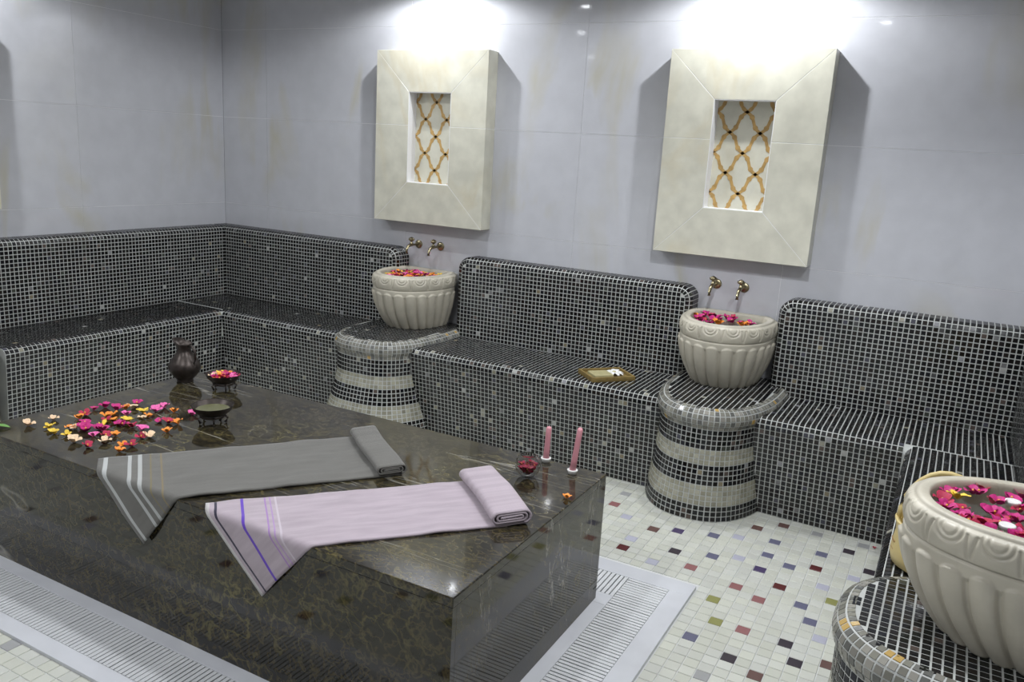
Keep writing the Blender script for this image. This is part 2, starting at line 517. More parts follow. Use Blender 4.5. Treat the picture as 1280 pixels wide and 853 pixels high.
def surf_mesh(name, S, us, vs_, flip=False, sink=0.0):
    U, V = np.meshgrid(us, vs_, indexing='ij')
    P = S(U.ravel(), V.ravel())
    n, m = len(us), len(vs_)
    idx = np.arange(n * m).reshape(n, m)
    F = np.stack([idx[:-1, :-1], idx[1:, :-1], idx[1:, 1:], idx[:-1, 1:]], -1).reshape(-1, 4)
    if flip: F = F[:, ::-1]
    return P, F


def tile_cols(K, mode='bench'):
    base = np.array([(0.012, 0.012, 0.013), (0.018, 0.016, 0.016), (0.010, 0.011, 0.014), (0.022, 0.018, 0.016), (0.014, 0.016, 0.014)])
    c = base[rng.integers(0, len(base), K)] * rng.uniform(0.4, 1.0, (K, 1))
    odd = np.array([(0.30, 0.29, 0.24), (0.24, 0.23, 0.17), (0.16, 0.16, 0.16), (0.26, 0.26, 0.27), (0.20, 0.17, 0.11), (0.36, 0.36, 0.34)])
    faint = np.array([(0.07, 0.07, 0.07), (0.05, 0.055, 0.045), (0.09, 0.07, 0.06), (0.06, 0.06, 0.075)])
    r = rng.random(K)
    po, pf = {'bench': (0.026, 0.05), 'back': (0.010, 0.05), 'top': (0.008, 0.04), 'dark': (0.01, 0.04)}.get(mode, (0.02, 0.05))
    if mode == 'beige':
        b = np.array([(0.30, 0.29, 0.22), (0.34, 0.33, 0.26), (0.27, 0.26, 0.20), (0.32, 0.31, 0.25)])
        return b[rng.integers(0, 4, K)] * rng.uniform(0.85, 1.15, (K, 1))
    if mode == 'lip':
        b = np.array([(0.17, 0.165, 0.14), (0.22, 0.215, 0.18), (0.13, 0.13, 0.12), (0.25, 0.24, 0.21)])
        c = b[rng.integers(0, 4, K)] * rng.uniform(0.8, 1.2, (K, 1))
        k = r < 0.02
        c[k] = (0.45, 0.30, 0.10)
        return c
    k = r < po; c[k] = odd[rng.integers(0, len(odd), K)[k]]
    k = (r > 1 - pf); c[k] = faint[rng.integers(0, len(faint), K)[k]]
    return c


def grid(a0, a1, b0, b1, pitch=PITCH):
    na = max(1, round((a1 - a0) / pitch)); nb = max(1, round((b1 - b0) / pitch))
    pa, pb = (a1 - a0) / na, (b1 - b0) / nb
    A, B = np.meshgrid(a0 + (np.arange(na) + .5) * pa, b0 + (np.arange(nb) + .5) * pb, indexing='ij')
    return A.ravel(), B.ravel(), pa * CHIP / 2, pb * CHIP / 2, np.tile(np.arange(nb), na)


# frames: map (u along the wall, d out from the wall, z) to the world, relative to an origin
def frame(side):
    if side == 'back': return lambda u, d, z: np.stack([u, -d, z], -1)
    if side == 'left': return lambda u, d, z: np.stack([d, u, z], -1)
    if side == 'right': return lambda u, d, z: np.stack([WX - d, u, z], -1)


def poly_in(px, py, poly):
    poly = np.asarray(poly); n = len(poly)
    inside = np.zeros(len(px), bool)
    j = n - 1
    for i in range(n):
        xi, yi = poly[i]; xj, yj = poly[j]
        cond = ((yi > py) != (yj > py)) & (px < (xj - xi) * (py - yi) / (yj - yi + 1e-15) + xi)
        inside ^= cond
        j = i
    return inside


def bench(side, u0, u1, label, depth=DF, sunk=0.0, recess=(0.0, 0.0), mask_front=None, mask_top=None, back=None, group='mosaic benches along the walls', flip=False):
    """seat with slanted front and rounded nose; back = (u0, u1, free0, free1, thickness)"""
    fr = frame(side)
    mid = ((u0 + u1) / 2)
    base = {'back': (mid, -depth / 2, 0), 'left': (depth / 2, mid, 0), 'right': (WX - depth / 2, mid, 0)}[side]
    root = empty('mosaic_bench', base)
    tag(root, label, 'bench')
    off = np.array(base)
    r = 0.04
    prof = [(depth - 0.03, -0.002), (depth, HS - r)] + arc(depth - r, HS - r, r, 0, PI / 2)[1:] + [(DB - 0.02, HS)]
    Pp = Poly(prof)
    def S(u, s):
        q = Pp.at(s)
        k = (u - u0) / (u1 - u0)
        rec = (recess[0] * (1 - k) + recess[1] * k) * np.clip((HS - r - q[..., 1]) / (HS - r), 0, 1)
        return fr(u, q[..., 0] - rec, q[..., 1]) - off
    us = np.linspace(u0, u1, 5)
    ss = np.unique(np.concatenate([Pp.s, np.linspace(0, Pp.L, 14)]))
    P, F = surf_mesh('seat', S, us, ss, flip)
    P[:, 2] -= sunk
    # end caps down to the floor so that the block is closed
    n, m_ = len(us), len(ss)
    faces = [tuple(int(q) for q in f) for f in F]
    b = len(P)
    q = Pp.p[-1]
    ends = fr(np.array([u0, u1]), np.array([q[0]] * 2), np.array([0.0, 0.0])) - off
    P = np.vstack([P, ends])
    faces.append(tuple(range(0, m_)) + (b,)); faces.append(tuple(reversed(range((n - 1) * m_, n * m_))) + (b + 1,))
    seat = link_mesh('seat', npmesh('seat', P, faces), M['grout'], root)
    A, B, ha, hb, row = grid(u0, u1, 0.004, Pp.L)
    W = S(A, B) + off
    front = Pp.at(B)[:, 1] < HS - 0.002
    keep = np.ones(len(A), bool)
    if mask_front: keep &= ~front | mask_front(W)
    if mask_top: keep &= front | mask_top(W)
    mode_c = tile_cols(len(A), 'bench')
    topc = tile_cols(len(A), 'top')
    mode_c[~front] = topc[~front]
    T = chips(S, A[keep], B[keep], ha, hb, flip=flip)
    o = link_mesh('seat_mosaic', chips_mesh('seat_mosaic', T, mode_c[keep]), M['mosaic'], root)
    tag(o, kind='stuff')
    if back:
        b0, b1, f0, f1, th = back
        R, r2 = 0.075, 0.035
        out = []
        out += [(b0, HS)]
        if f0: out += arc(b0 + R, HB - R, R, PI, PI / 2)
        else: out += [(b0, HB)]
        if f1: out += arc(b1 - R, HB - R, R, PI / 2, 0)
        else: out += [(b1, HB)]
        out += [(b1, HS)]
        # only the free sides and the top are swept
        if not f0: out = out[1:]
        if not f1: out = out[:-1]
        O = Poly(out)
        def normal_in(u):
            e = 0.004
            a = O.at(u - e); c = O.at(u + e)
            d = c - a
            d /= np.linalg.norm(d, axis=-1, keepdims=True) + 1e-12
            return np.stack([d[..., 1], -d[..., 0]], -1)      # right of travel: inward
        prof2 = Poly([(0.0, 0.0), (0.0, th - r2)] + [(r2 * (1 - math.cos(a)), th - r2 + r2 * math.sin(a)) for a in np.linspace(0, PI / 2, 7)[1:]])
        def SB(u, s):
            q = prof2.at(s); o_ = O.at(u); nn = normal_in(u)
            pz = o_ + nn * q[..., :1]
            return fr(pz[..., 0], q[..., 1], pz[..., 1]) - off
        us2 = np.unique(np.concatenate([O.s, np.linspace(0, O.L, 30)]))
        ss2 = np.unique(np.concatenate([prof2.s, [0, th - r2]]))
        P, F = surf_mesh('backrest', SB, us2, ss2, not flip)
        faces = [tuple(int(q) for q in f) for f in F]
        m2 = len(ss2)
        ring = [i * m2 + m2 - 1 for i in range(len(us2))]
        extra = []
        lo = fr(np.array([b0 + (r2 if f0 else 0), b1 - (r2 if f1 else 0)]), np.array([th, th]), np.array([HS - 0.0, HS - 0.0])) - off
        b = len(P)
        P = np.vstack([P, lo])
        faces.append(tuple(ring) + (b + 1, b) if not flip else tuple(reversed(ring)) + (b, b + 1))
        br = link_mesh('backrest', npmesh('backrest', P, faces), M['grout'], root)
        # swept chips
        A, B, ha, hb, row = grid(0, O.L, 0.0, prof2.L)
        T1 = chips(SB, A, B, ha, hb, flip=not flip)
        c1 = tile_cols(len(A), 'back')
        # flat face
        x0 = b0 + (r2 if f0 else 0); x1 = b1 - (r2 if f1 else 0)
        A, B, ha, hb, row = grid(x0, x1, HS + 0.002, HB - r2)
        inset = []
        Rr = R - r2 - 0.004
        inset += [(x0, HS - 1)]
        inset += arc(x0 + Rr, HB - r2 - Rr, Rr, PI, PI / 2) if f0 else [(x0, HB)]
        inset += arc(x1 - Rr, HB - r2 - Rr, Rr, PI / 2, 0) if f1 else [(x1, HB)]
        inset += [(x1, HS - 1)]
        ok = poly_in(A + 0 * ha, B, inset)
        for sx in (-0.5, 0.5):
            ok &= poly_in(A + sx * ha, B + 0.5 * hb, inset)
        FS = lambda u, z: fr(u, np.full_like(u, th), z) - off
        T2 = chips(FS, A[ok], B[ok], ha, hb, flip=flip)
        c2 = tile_cols(int(ok.sum()), 'back')
        o = link_mesh('backrest_mosaic', chips_mesh('backrest_mosaic', np.concatenate([T1, T2]), np.concatenate([c1, c2])), M['mosaic'], root)
        tag(o, kind='stuff')
    return root


bench('back', 0.10, 1.80, 'black mosaic bench running from the left corner to the left pedestal under the back wall',
      mask_front=lambda W: W[:, 0] > -W[:, 1] - 0.004, back=(0.0, 1.69, False, True, DB))
bench('back', 2.05, 3.78, 'black mosaic bench in the middle of the back wall, between the two striped pedestals', recess=(0.035, 0.0),
      back=(2.155, 3.645, True, True, DB))
bench('back', 4.02, WX - DB + 0.01, 'black mosaic bench on the back wall right of the second pedestal, reaching the right corner', recess=(0.05, 0.0),
      mask_front=lambda W: W[:, 0] < 4.80, back=(4.105, WX, True, False, DB))
bench('left', -2.04, -0.50, 'black mosaic bench along the left wall behind the dark slab', flip=False, depth=0.60, sunk=0.0007,
      mask_front=lambda W: -W[:, 1] > W[:, 0] - 0.004, mask_top=lambda W: W[:, 1] < -0.578, back=(-2.04, -DB, False, False, DB))
bench('right', -2.05, -0.50, 'black mosaic bench along the right wall, running from the corner to the nearest basin', depth=0.54, flip=True, sunk=0.0007,
      mask_front=lambda W: W[:, 1] < -DF, mask_top=lambda W: W[:, 1] < -0.578, back=(-1.87, -DB, True, False, DB))


# ------------------------------------------------------------------ pedestals
def pedestal(loc, rz, a, y0, bdep, n, flare, label, individual=0, group=None, top=0.545):
    """plan: straight cheeks from the wall, then a superelliptic front. local: wall at y=0, out to -y"""
    root = empty('mosaic_pedestal', loc, rz)
    tag(root, label, 'pedestal')
    pts = [(-a, 0.0)]
    for i in range(61):
        ph = -PI / 2 + PI * i / 60
        sx = math.copysign(abs(math.sin(ph)) ** (2 / n), math.sin(ph)); cy = abs(math.cos(ph)) ** (2 / n)
        pts.append((a * sx, -(y0 + bdep * cy)))
    pts.append((a, 0.0))
    O0 = Poly(pts)
    fine = O0.at(np.linspace(0, O0.L, 400))
    O = Poly(fine)
    def nrm(u):
        e = 0.01
        d = O.at(u + e) - O.at(u - e)
        d /= np.linalg.norm(d, axis=-1, keepdims=True) + 1e-12
        return np.stack([d[..., 1], -d[..., 0]], -1) * 1.0
    # vertical profile: (offset, z)
    neck = -0.004
    prof = [(flare, 0.0), (flare * 0.42, 0.15), (neck, 0.32), (neck, 0.445)]
    lip = []
    rl = 0.05
    lip += [(0.0 - rl + 0.012 + rl * math.cos(t_), top - rl + rl * math.sin(t_)) for t_ in np.linspace(-0.75, PI / 2, 9)]
    Pf = Poly(prof + lip)
    sbody = 0.445
    def S(u, s):
        q = Pf.at(s); o_ = O.at(u); nn = -nrm(u) if False else nrm(u)
        xy = o_ - nn * q[..., :1] * SG
        return np.stack([xy[..., 0], xy[..., 1], q[..., 1]], -1)
    SG = 1
    # decide the sign so that offset grows outward
    mid = O.at(np.array([O.L / 2])); test = mid - nrm(np.array([O.L / 2])) * 0.1
    if test[0, 1] > mid[0, 1]: SG = -1
    us = np.linspace(0, O.L, 90); ss = np.unique(np.concatenate([Pf.s, np.linspace(0, Pf.L, 20)]))
    P, F = surf_mesh('body', S, us, ss)
    faces = [tuple(int(q) for q in f) for f in F]
    m2 = len(ss)
    ring = [i * m2 + m2 - 1 for i in range(len(us))]
    faces.append(tuple(reversed(ring)))
    me = npmesh('body', P, faces)
    link_mesh('body', me, M['grout'], root)
    nb = 18
    ncol = round(O.L / PITCH)
    A, B, ha, hb, row = grid(0, O.L, 0.003, Pf.L, PITCH)
    A, B = np.meshgrid((np.arange(ncol) + .5) * O.L / ncol, 0, indexing='ij')
    T_all, C_all = [], []
    nr = int(round(sbody / PITCH)); pv = sbody / nr
    modes = ['dark'] * 3 + ['beige'] * 4 + ['dark'] * 4 + ['beige'] * 3 + ['dark'] * 4
    uu = (np.arange(ncol) + .5) * O.L / ncol
    for k in range(nr):
        v = np.full(ncol, 0.002 + (k + .5) * pv)
        T_all.append(chips(S, uu, v, O.L / ncol * CHIP / 2, pv * CHIP / 2)); C_all.append(tile_cols(ncol, modes[min(k, 17)]))
    nl = max(3, int(round((Pf.L - sbody) / PITCH))); pl = (Pf.L - sbody) / nl
    for k in range(nl):
        v = np.full(ncol, sbody + 0.002 + (k + .5) * pl)
        T_all.append(chips(S, uu, v, O.L / ncol * CHIP / 2, pl * CHIP / 2)); C_all.append(tile_cols(ncol, 'lip' if k >= 0 else 'dark'))
    # flat top
    ringp = P[ring][:, :2]
    rc = ringp.mean(0)
    inner = rc + (ringp - rc) * 1.005
    inner = np.vstack([inner, [inner[-1][0], 0.05], [inner[0][0], 0.05]])
    A, B, ha, hb, row = grid(-a, a, -(y0 + bdep), 0)
    ok = poly_in(A, B, inner)
    TS = lambda u, v: np.stack([u, v, np.full_like(u, top)], -1)
    T_all.append(chips(TS, A[ok], B[ok], ha, hb)); C_all.append(tile_cols(int(ok.sum()), 'dark'))
    T = np.concatenate(T_all); Cc = np.concatenate(C_all)
    if individual:
        mw = np.array(Matrix.Translation(loc) @ Matrix.Rotation(rz, 4, 'Z'))
        ctr = T.mean(1) @ mw[:3, :3].T + mw[:3, 3]
        d = np.linalg.norm(ctr - np.array(cam_o.location), axis=1)
        # keep the chips the picture shows: project and test the frame
        R3 = np.array(cam_rot(76.8494, -3.2697, 28.8424))
        q = (ctr - np.array(cam_o.location)) @ R3
        px = 640 + 1032.46 * q[:, 0] / -q[:, 2]; py = 426.5 - 1032.46 * q[:, 1] / -q[:, 2]
        vis = (px > 1000) & (px < 1290) & (py < 870)
        nn = np.cross(T[:, 5] - T[:, 4], T[:, 7] - T[:, 4]) @ mw[:3, :3].T
        facing = ((np.array(cam_o.location) - ctr) * nn).sum(1) > 0
        score = d + (~(vis & facing)) * 100
        order = np.argsort(score)
        pick = order[:individual]
        rest = order[individual:]
        for k in pick:
            o = link_mesh('mosaic_tile', chips_mesh('mosaic_tile', T[k:k + 1], Cc[k:k + 1]), M['mosaic'], root)
        T, Cc = T[rest], Cc[rest]
    o = link_mesh('mosaic_tile' if individual else 'mosaic', chips_mesh('mosaic', T, Cc), M['mosaic'], root)
    tag(o, kind='stuff')
    return root


PTOP = 0.54
pedestal((1.885, 0, 0), 0, 0.30, 0.20, 0.57, 3.0, 0.085, 'black and beige banded mosaic pedestal under the farther basin, left of the middle bench', top=PTOP)
pedestal((3.91, 0, 0), 0, 0.29, 0.20, 0.59, 2.4, 0.03, 'black and beige banded mosaic pedestal between the middle and right benches, under the second basin', top=PTOP)
pedestal((WX, -2.22, 0), -PI / 2, 0.30, 0.15, 0.45, 2.6, 0.03, 'black mosaic pedestal with grey rounded lip in the bottom right corner, under the nearest basin', individual=300, top=PTOP)
pedestal((0, -2.34, 0), PI / 2, 0.31, 0.20, 0.50, 2.6, 0.03, 'mosaic pedestal at the left edge, at the end of the left wall bench', top=PTOP)


# ------------------------------------------------------------------ basins
def basin_meshes():
    a, y0, b, n = 0.232, 0.13, 0.35, 2.2
    pts = [(-0.19, -0.004), (-a, -0.09)]
    for i in range(121):
        ph = -PI / 2 + PI * i / 120
        sx = math.copysign(abs(math.sin(ph)) ** (2 / n), math.sin(ph)); cy = abs(math.cos(ph)) ** (2 / n)
        pts.append((a * sx, -(y0 + b * cy)))
    pts += [(a, -0.09), (0.19, -0.004), (-0.19, -0.004)]
    # smooth the corners a little
    O = Poly(pts)
    raw = O.at(np.linspace(0, O.L, 1200, endpoint=False))
    k = np.ones(25) / 25
    sm = np.stack([np.convolve(np.concatenate([raw[-12:, c], raw[:, c], raw[:12, c]]), k, 'valid') for c in (0, 1)], -1)
    O = Poly(np.vstack([sm, sm[:1]]))
    NU = 560
    u = np.arange(NU) / NU * O.L
    base = O.at(u)
    d = O.at((u + 0.004) % O.L) - O.at((u - 0.004) % O.L)
    d /= np.linalg.norm(d, axis=-1, keepdims=True)
    nrm = np.stack([d[:, 1], -d[:, 0]], -1)
    if (nrm * (base - base.mean(0))).sum() < 0: nrm = -nrm
    H0, H1 = 0.0, 0.335
    # flutes follow the front only; phase by angle so they are even on the curve
    s0 = u / O.L
    t = np.linspace(0, 1, 110)
    V = []
    front = np.clip((-base[:, 1] - 0.05) / 0.05, 0, 1)
    NF = 15
    L = O.L
    pitch = L / round(L / 0.072)
    ph = (u / pitch) % 1.0 - 0.5                        # -0.5..0.5 in each flute
    for ti in t:
        z = H0 + (H1 - H0) * ti
        kx = 0.68 + 0.32 * (1 - (1 - min(ti / 0.78, 1)) ** 1.8)
        ky = 0.74 + 0.26 * (1 - (1 - min(ti / 0.78, 1)) ** 2.0)
        kx += 0.0; off = np.zeros(NU)
        # flute zone
        zt = 0.70
        if ti < zt + 0.06:
            wv = np.abs(ph) * 2
            # rounded top of the flute
            topz = zt - 0.10 * (1 - np.sqrt(np.clip(1 - (wv * 1.0) ** 2, 0, 1)))
            ins = np.clip((topz - ti) / 0.02, 0, 1)
            lobe = np.sqrt(np.clip(1 - (wv / 0.86) ** 2, 0, 1))
            off += front * ins * (0.018 * lobe) 
            off += front * 0.007 * (1 - ins) * min(1, max(0, (ti - 0.55) / 0.1))
        # groove under the rim
        off -= front * 0.004 * math.exp(-((ti - 0.755) / 0.009) ** 2)
        # carved rim band, bulging
        if ti > 0.765:
            q = (ti - 0.765) / 0.235
            bulge = 0.014 * math.sin(PI * min(q * 0.9 + 0.06, 1)) ** 0.7
            off += bulge
            p2 = (u / (pitch * 1.5)) % 1.0 - 0.5
            X = p2 * pitch * 1.5; Z = (q - 0.86) * (H1 - H0) * 0.235
            rr = np.sqrt(X ** 2 + (Z * 1.0) ** 2)
            g = np.exp(-((rr - 0.033) / 0.0034) ** 2) + 0.8 * np.exp(-((rr - 0.019) / 0.003) ** 2)
            dg = np.exp(-(((np.abs(X) - 0.048) + (q - 0.4) * 0.012) / 0.0032) ** 2) * (q < 0.85)
            off -= front * 0.0055 * np.clip(g + dg, 0, 1) * min(1, q / 0.12) * max(0.0, min(1, (1.0 - q) / 0.12))
            if q > 0.86:
                e = (q - 0.86) / 0.14
                off -= 0.014 * e ** 2
        pxy = base * np.array([kx, ky]) + nrm * off[:, None]
        V.append(np.column_stack([pxy, np.full(NU, z)]))
    # rim top and inside, by inward offsets
    def scaled(inset, z):
        return np.column_stack([base - nrm * inset, np.full(NU, z)])
    cen = np.array([0, -0.25])
    def inner(f, fy, z):
        p_ = cen + (base - cen) * np.array([f, fy])
        return np.column_stack([p_, np.full(NU, z)])
    for f_, dz in ((0.955, 0.004), (0.90, 0.006), (0.835, 0.006), (0.815, 0.003), (0.805, -0.004), (0.80, -0.012), (0.79, -0.05), (0.70, -0.14), (0.45, -0.19)):
        V.append(inner(f_, f_, H1 + dz))
    R_ = len(V)
    P = np.vstack(V)
    idx = np.arange(R_ * NU).reshape(R_, NU)
    nx = np.roll(idx, -1, axis=1)
    F = np.stack([idx[:-1], nx[:-1], nx[1:], idx[1:]], -1).reshape(-1, 4)
    faces = F.tolist()
    # bowls bottom and foot closed
    c1 = len(P); P = np.vstack([P, [[0, -0.25, H1 - 0.20]], [[0, -0.2, 0.0]]])
    T1 = [[int(idx[-1, i]), int(nx[-1, i]), c1] for i in range(NU)] + [[int(nx[0, i]), int(idx[0, i]), c1 + 1] for i in range(NU)]
    me = bpy.data.meshes.new('bowl')
    me.from_pydata(P.tolist(), [], faces + T1)
    # orientation
    me.validate()
    for p_ in me.polygons: p_.use_smooth = True
    me.materials.append(M['basin'])
    sub = inner(0.798, 0.798, H1 - 0.026)[::8]
    wm = bpy.data.meshes.new('water')
    wv = sub.tolist(); nn = len(wv)
    wm.from_pydata(wv + [[0, -0.25, H1 - 0.026]], [], [(i, (i + 1) % nn, nn) for i in range(nn)])
    wm.materials.append(M['water'])
    rimpoly = [(p_[0], p_[1]) for p_ in sub]
    return me, wm, rimpoly


BOWL, WATER, RIMPOLY = basin_meshes()
BZ = PTOP + 0.0018


def basin(loc, rz, label):
    root = empty('carved_basin', loc, rz)
    tag(root, label, 'basin', None)
    link_mesh('bowl', BOWL, None, root)
    link_mesh('water', WATER, None, root)
    return root


basin((1.875, -0.002, BZ), 0, 'fluted cream stone basin on the farther pedestal, full of orange and pink blossoms')
basin((3.865, -0.002, BZ), 0, 'fluted cream stone basin on the middle pedestal, right of the middle bench')
basin((WX - 0.002, -2.19, BZ), -PI / 2, 'large fluted cream stone basin in the right foreground, cut by the frame')


# ------------------------------------------------------------------ blossoms
def blossom_mesh(color, seed, size=0.017):
    r = random.Random(seed)
    V, F = [], []
    n = 3 if color != 'yellow' else 5
    for k in range(n):
        a = 2 * PI * k / n + r.uniform(-0.3, 0.3)
        L = size * r.uniform(0.85, 1.2); Wd = L * r.uniform(0.55, 0.75) if n == 3 else L * 0.4
        lift = r.uniform(0.5, 1.2)
        b = len(V)
        for i in range(5):
            tt = i / 4
            w_ = Wd * math.sin(PI * min(1, 0.08 + 0.86 * tt)) ** 0.8
            z = size * (lift * tt * (1.3 - 0.5 * tt))
            for j in (-1, 0, 1):
                x = L * tt; y = w_ * j
                zz = z + (abs(j)) * w_ * 0.35 + 0.0015 * r.uniform(-1, 1)
                V.append((x * math.cos(a) - y * math.sin(a), x * math.sin(a) + y * math.cos(a), max(0.0004, zz)))
        for i in range(4):
            for j in range(2):
                q = b + i * 3 + j
                F.append((q, q + 1, q + 4, q + 3))
    me = npmesh('blossom', V, F, smooth=True)
    me.materials.append(M['petal_' + color])
    # stamens
    b = len(V)
    return me


BLOS = {c: [blossom_mesh(c, s * 13 + 5) for s in range(4)] for c in PET}
STAMEN = npmesh('stamen', *lathe_vf([(0.0004, 0.001), (0.0012, 0.006), (0.0022, 0.010), (0.0002, 0.012)], 6))
STAMEN.materials.append(M['petal_yellow'])


def blossom(x, y, z, color, label, group, scale=1.0, k=[0]):
    k[0] += 1
    o = link_mesh('blossom', BLOS[color][k[0] % 4], None, None, (x, y, z))
    o.rotation_euler = (random.uniform(-0.12, 0.12), random.uniform(-0.12, 0.12), random.uniform(0, 6.28))
    s = scale * random.uniform(0.85, 1.15)
    o.scale = (s, s, s)
    tag(o, label, 'flower', group)
    if color in ('magenta', 'orange', 'crimson'):
        c = link_mesh('stamen', STAMEN, None, o)
    return o


SCATTER = [(1.822, -2.668, 'pale'), (1.833, -2.574, 'pale'), (1.908, -2.637, 'yellow'), (1.974, -2.663, 'yellow'), (2.031, -2.649, 'yellow'), (1.971, -2.595, 'orange'), (1.991, -2.586, 'pale'), (2.111, -2.675, 'pale'), (1.891, -2.502, 'orange'), (1.871, -2.464, 'crimson'), (1.967, -2.53, 'magenta'), (2.039, -2.578, 'magenta'), (2.194, -2.677, 'crimson'), (1.842, -2.403, 'magenta'), (2.11, -2.593, 'pink'), (1.845, -2.356, 'magenta'), (1.96, -2.431, 'orange'), (1.963, -2.406, 'orange'), (2.035, -2.5, 'yellow'), (2.081, -2.535, 'magenta'), (2.154, -2.573, 'crimson'), (2.166, -2.541, 'orange'), (2.201, -2.611, 'pale'), (1.91, -2.349, 'magenta'), (1.926, -2.318, 'orange'), (1.993, -2.365, 'pink'), (2.076, -2.458, 'magenta'), (2.07, -2.417, 'yellow'), (2.133, -2.444, 'crimson'), (1.909, -2.251, 'magenta'), (1.94, -2.297, 'pale'), (2.022, -2.309, 'yellow'), (2.079, -2.33, 'orange'), (2.085, -2.358, 'pale'), (2.189, -2.445, 'pink'), (2.047, -2.265, 'pink'), (2.032, -2.214, 'pink'), (2.106, -2.224, 'orange'), (2.165, -2.341, 'magenta'), (2.199, -2.33, 'crimson'), (2.237, -2.315, 'orange'), (2.283, -2.4, 'orange'), (2.262, -2.503, 'crimson'), (2.274, -2.48, 'pale'), (2.28, -2.598, 'orange'), (2.318, -2.639, 'orange'), (2.306, -2.578, 'crimson'), (2.195, -2.204, 'pink'), (2.007, -2.467, 'crimson'), (2.094, -2.46, 'magenta'), (2.023, -2.439, 'orange'), (2.002, -2.562, 'magenta'), (2.055, -2.536, 'magenta')]
for x, y, c in SCATTER:
    blossom(x, y, ZS + 0.0005, c, '%s blossom strewn on the dark slab' % c, '%s blossoms strewn on the slab' % c, 1.3)
blossom(3.83, -2.035, ZS + 0.0005, 'orange', 'lone orange blossom at the right edge of the slab near the candles', None, 1.1)
blossom(4.742, -0.61, 0.001, 'crimson', 'single crimson petal on the floor in the right corner at the foot of the benches', None, 0.6)


def basin_flower(bx, by, rot, lx, ly, color, label, group, z, scale=1.0):
    wx = bx + lx * math.cos(rot) - ly * math.sin(rot); wy = by + lx * math.sin(rot) + ly * math.cos(rot)
    return blossom(wx, wy, z, color, label, group, scale)


WZ = BZ + 0.335 - 0.026
# farther basin: packed
rr_ = random.Random(3)
pal = ['magenta', 'orange', 'magenta', 'crimson', 'orange', 'pink', 'yellow']
def rand_in(poly, shrink, r):
    while True:
        x, y = r.uniform(-0.2, 0.2), r.uniform(-0.45, -0.02)
        cx, cy = x / shrink, -0.25 + (y + 0.25) / shrink
        if poly_in(np.array([cx]), np.array([cy]), poly)[0]: return x, y
placed = []
tries = 0
while len(placed) < 62 and tries < 4000:
    tries += 1
    x, y = rand_in(RIMPOLY, 0.86, rr_)
    if all((x - a) ** 2 + (y - b) ** 2 > 0.026 ** 2 for a, b in placed): placed.append((x, y))
for i, (x, y) in enumerate(placed):
    c = pal[i % 7]
    basin_flower(1.875, -0.002, 0, x, y, c, '%s blossom floating in the farther basin' % c, '%s blossoms in the farther basin' % c, WZ + 0.002, 1.15)
B2 = [(3.691, -0.052), (3.757, -0.201), (3.725, 0.013), (3.764, -0.011), (3.805, -0.213), (3.797, -0.011), (3.845, -0.175), (3.814, -0.146), (3.844, 0.004), (3.87, 0.03), (3.89, -0.072), (3.941, -0.081), (3.965, -0.087), (3.983, -0.07), (3.741, -0.096), (3.77, -0.15), (3.72, -0.12), (3.80, -0.08), (3.955, -0.12), (3.83, -0.11)]
for i, (x, y) in enumerate(B2):
    x = x - 0.002; y = y - 0.125
    c = 'magenta' if i % 3 else ('orange' if i % 6 == 0 else 'crimson')
    blossom(x, y, WZ + 0.002, c, '%s blossom floating in the middle basin' % c, '%s blossoms in the middle basin' % c, 1.55)
B3 = [(4.982, -1.966), (4.955, -2.026), (4.941, -2.05), (5.02, -1.964), (5.013, -1.997), (5.001, -2.005), (4.931, -2.121), (4.943, -2.162), (4.931, -2.171), (4.976, -2.15), (4.97, -2.213), (4.984, -2.191), (4.991, -2.231), (5.002, -2.201), (5.061, -2.039), (5.046, -2.044), (5.034, -2.12), (5.048, -2.133), (5.026, -2.217), (5.039, -2.262), (5.022, -2.263), (5.012, -2.26), (5.112, -1.951), (5.119, -2.046), (5.107, -2.067), (5.08, -2.145), (5.097, -2.144), (5.062, -2.169), (5.058, -2.195), (5.094, -2.233), (5.107, -2.245), (5.086, -2.27), (5.096, -2.273), (5.112, -2.199), (5.141, -1.955), (5.136, -2.058), (5.138, -2.148), (5.088, -1.994), (5.16, -2.2), (5.15, -2.27), (5.18, -2.1), (5.2, -2.25), (5.2, -2.0), (5.22, -2.15)]
for i, (x, y) in enumerate(B3):
    c = 'crimson' if i % 3 == 0 else 'magenta'
    blossom(x, y - 0.065, WZ + 0.002, c, '%s blossom floating in the large foreground basin' % c, '%s blossoms in the foreground basin' % c, 1.25)
blossom(4.965, -2.14, WZ + 0.004, 'yellow', 'the one bright yellow flower floating in the foreground basin', None, 1.5)
for nm, (x, y) in (('farther', (5.09, -2.105)), ('nearer', (5.072, -2.285))):
    o = lathe('tealight', [(0.0005, -0.004), (0.017, -0.004), (0.019, 0.004), (0.018, 0.007), (0.015, 0.006), (0.0005, 0.0055)], M['white'], None, (x, y, WZ + 0.014), 20)
    tag(o, 'small round white floating candle in the foreground basin, the %s of two' % nm, 'candle')


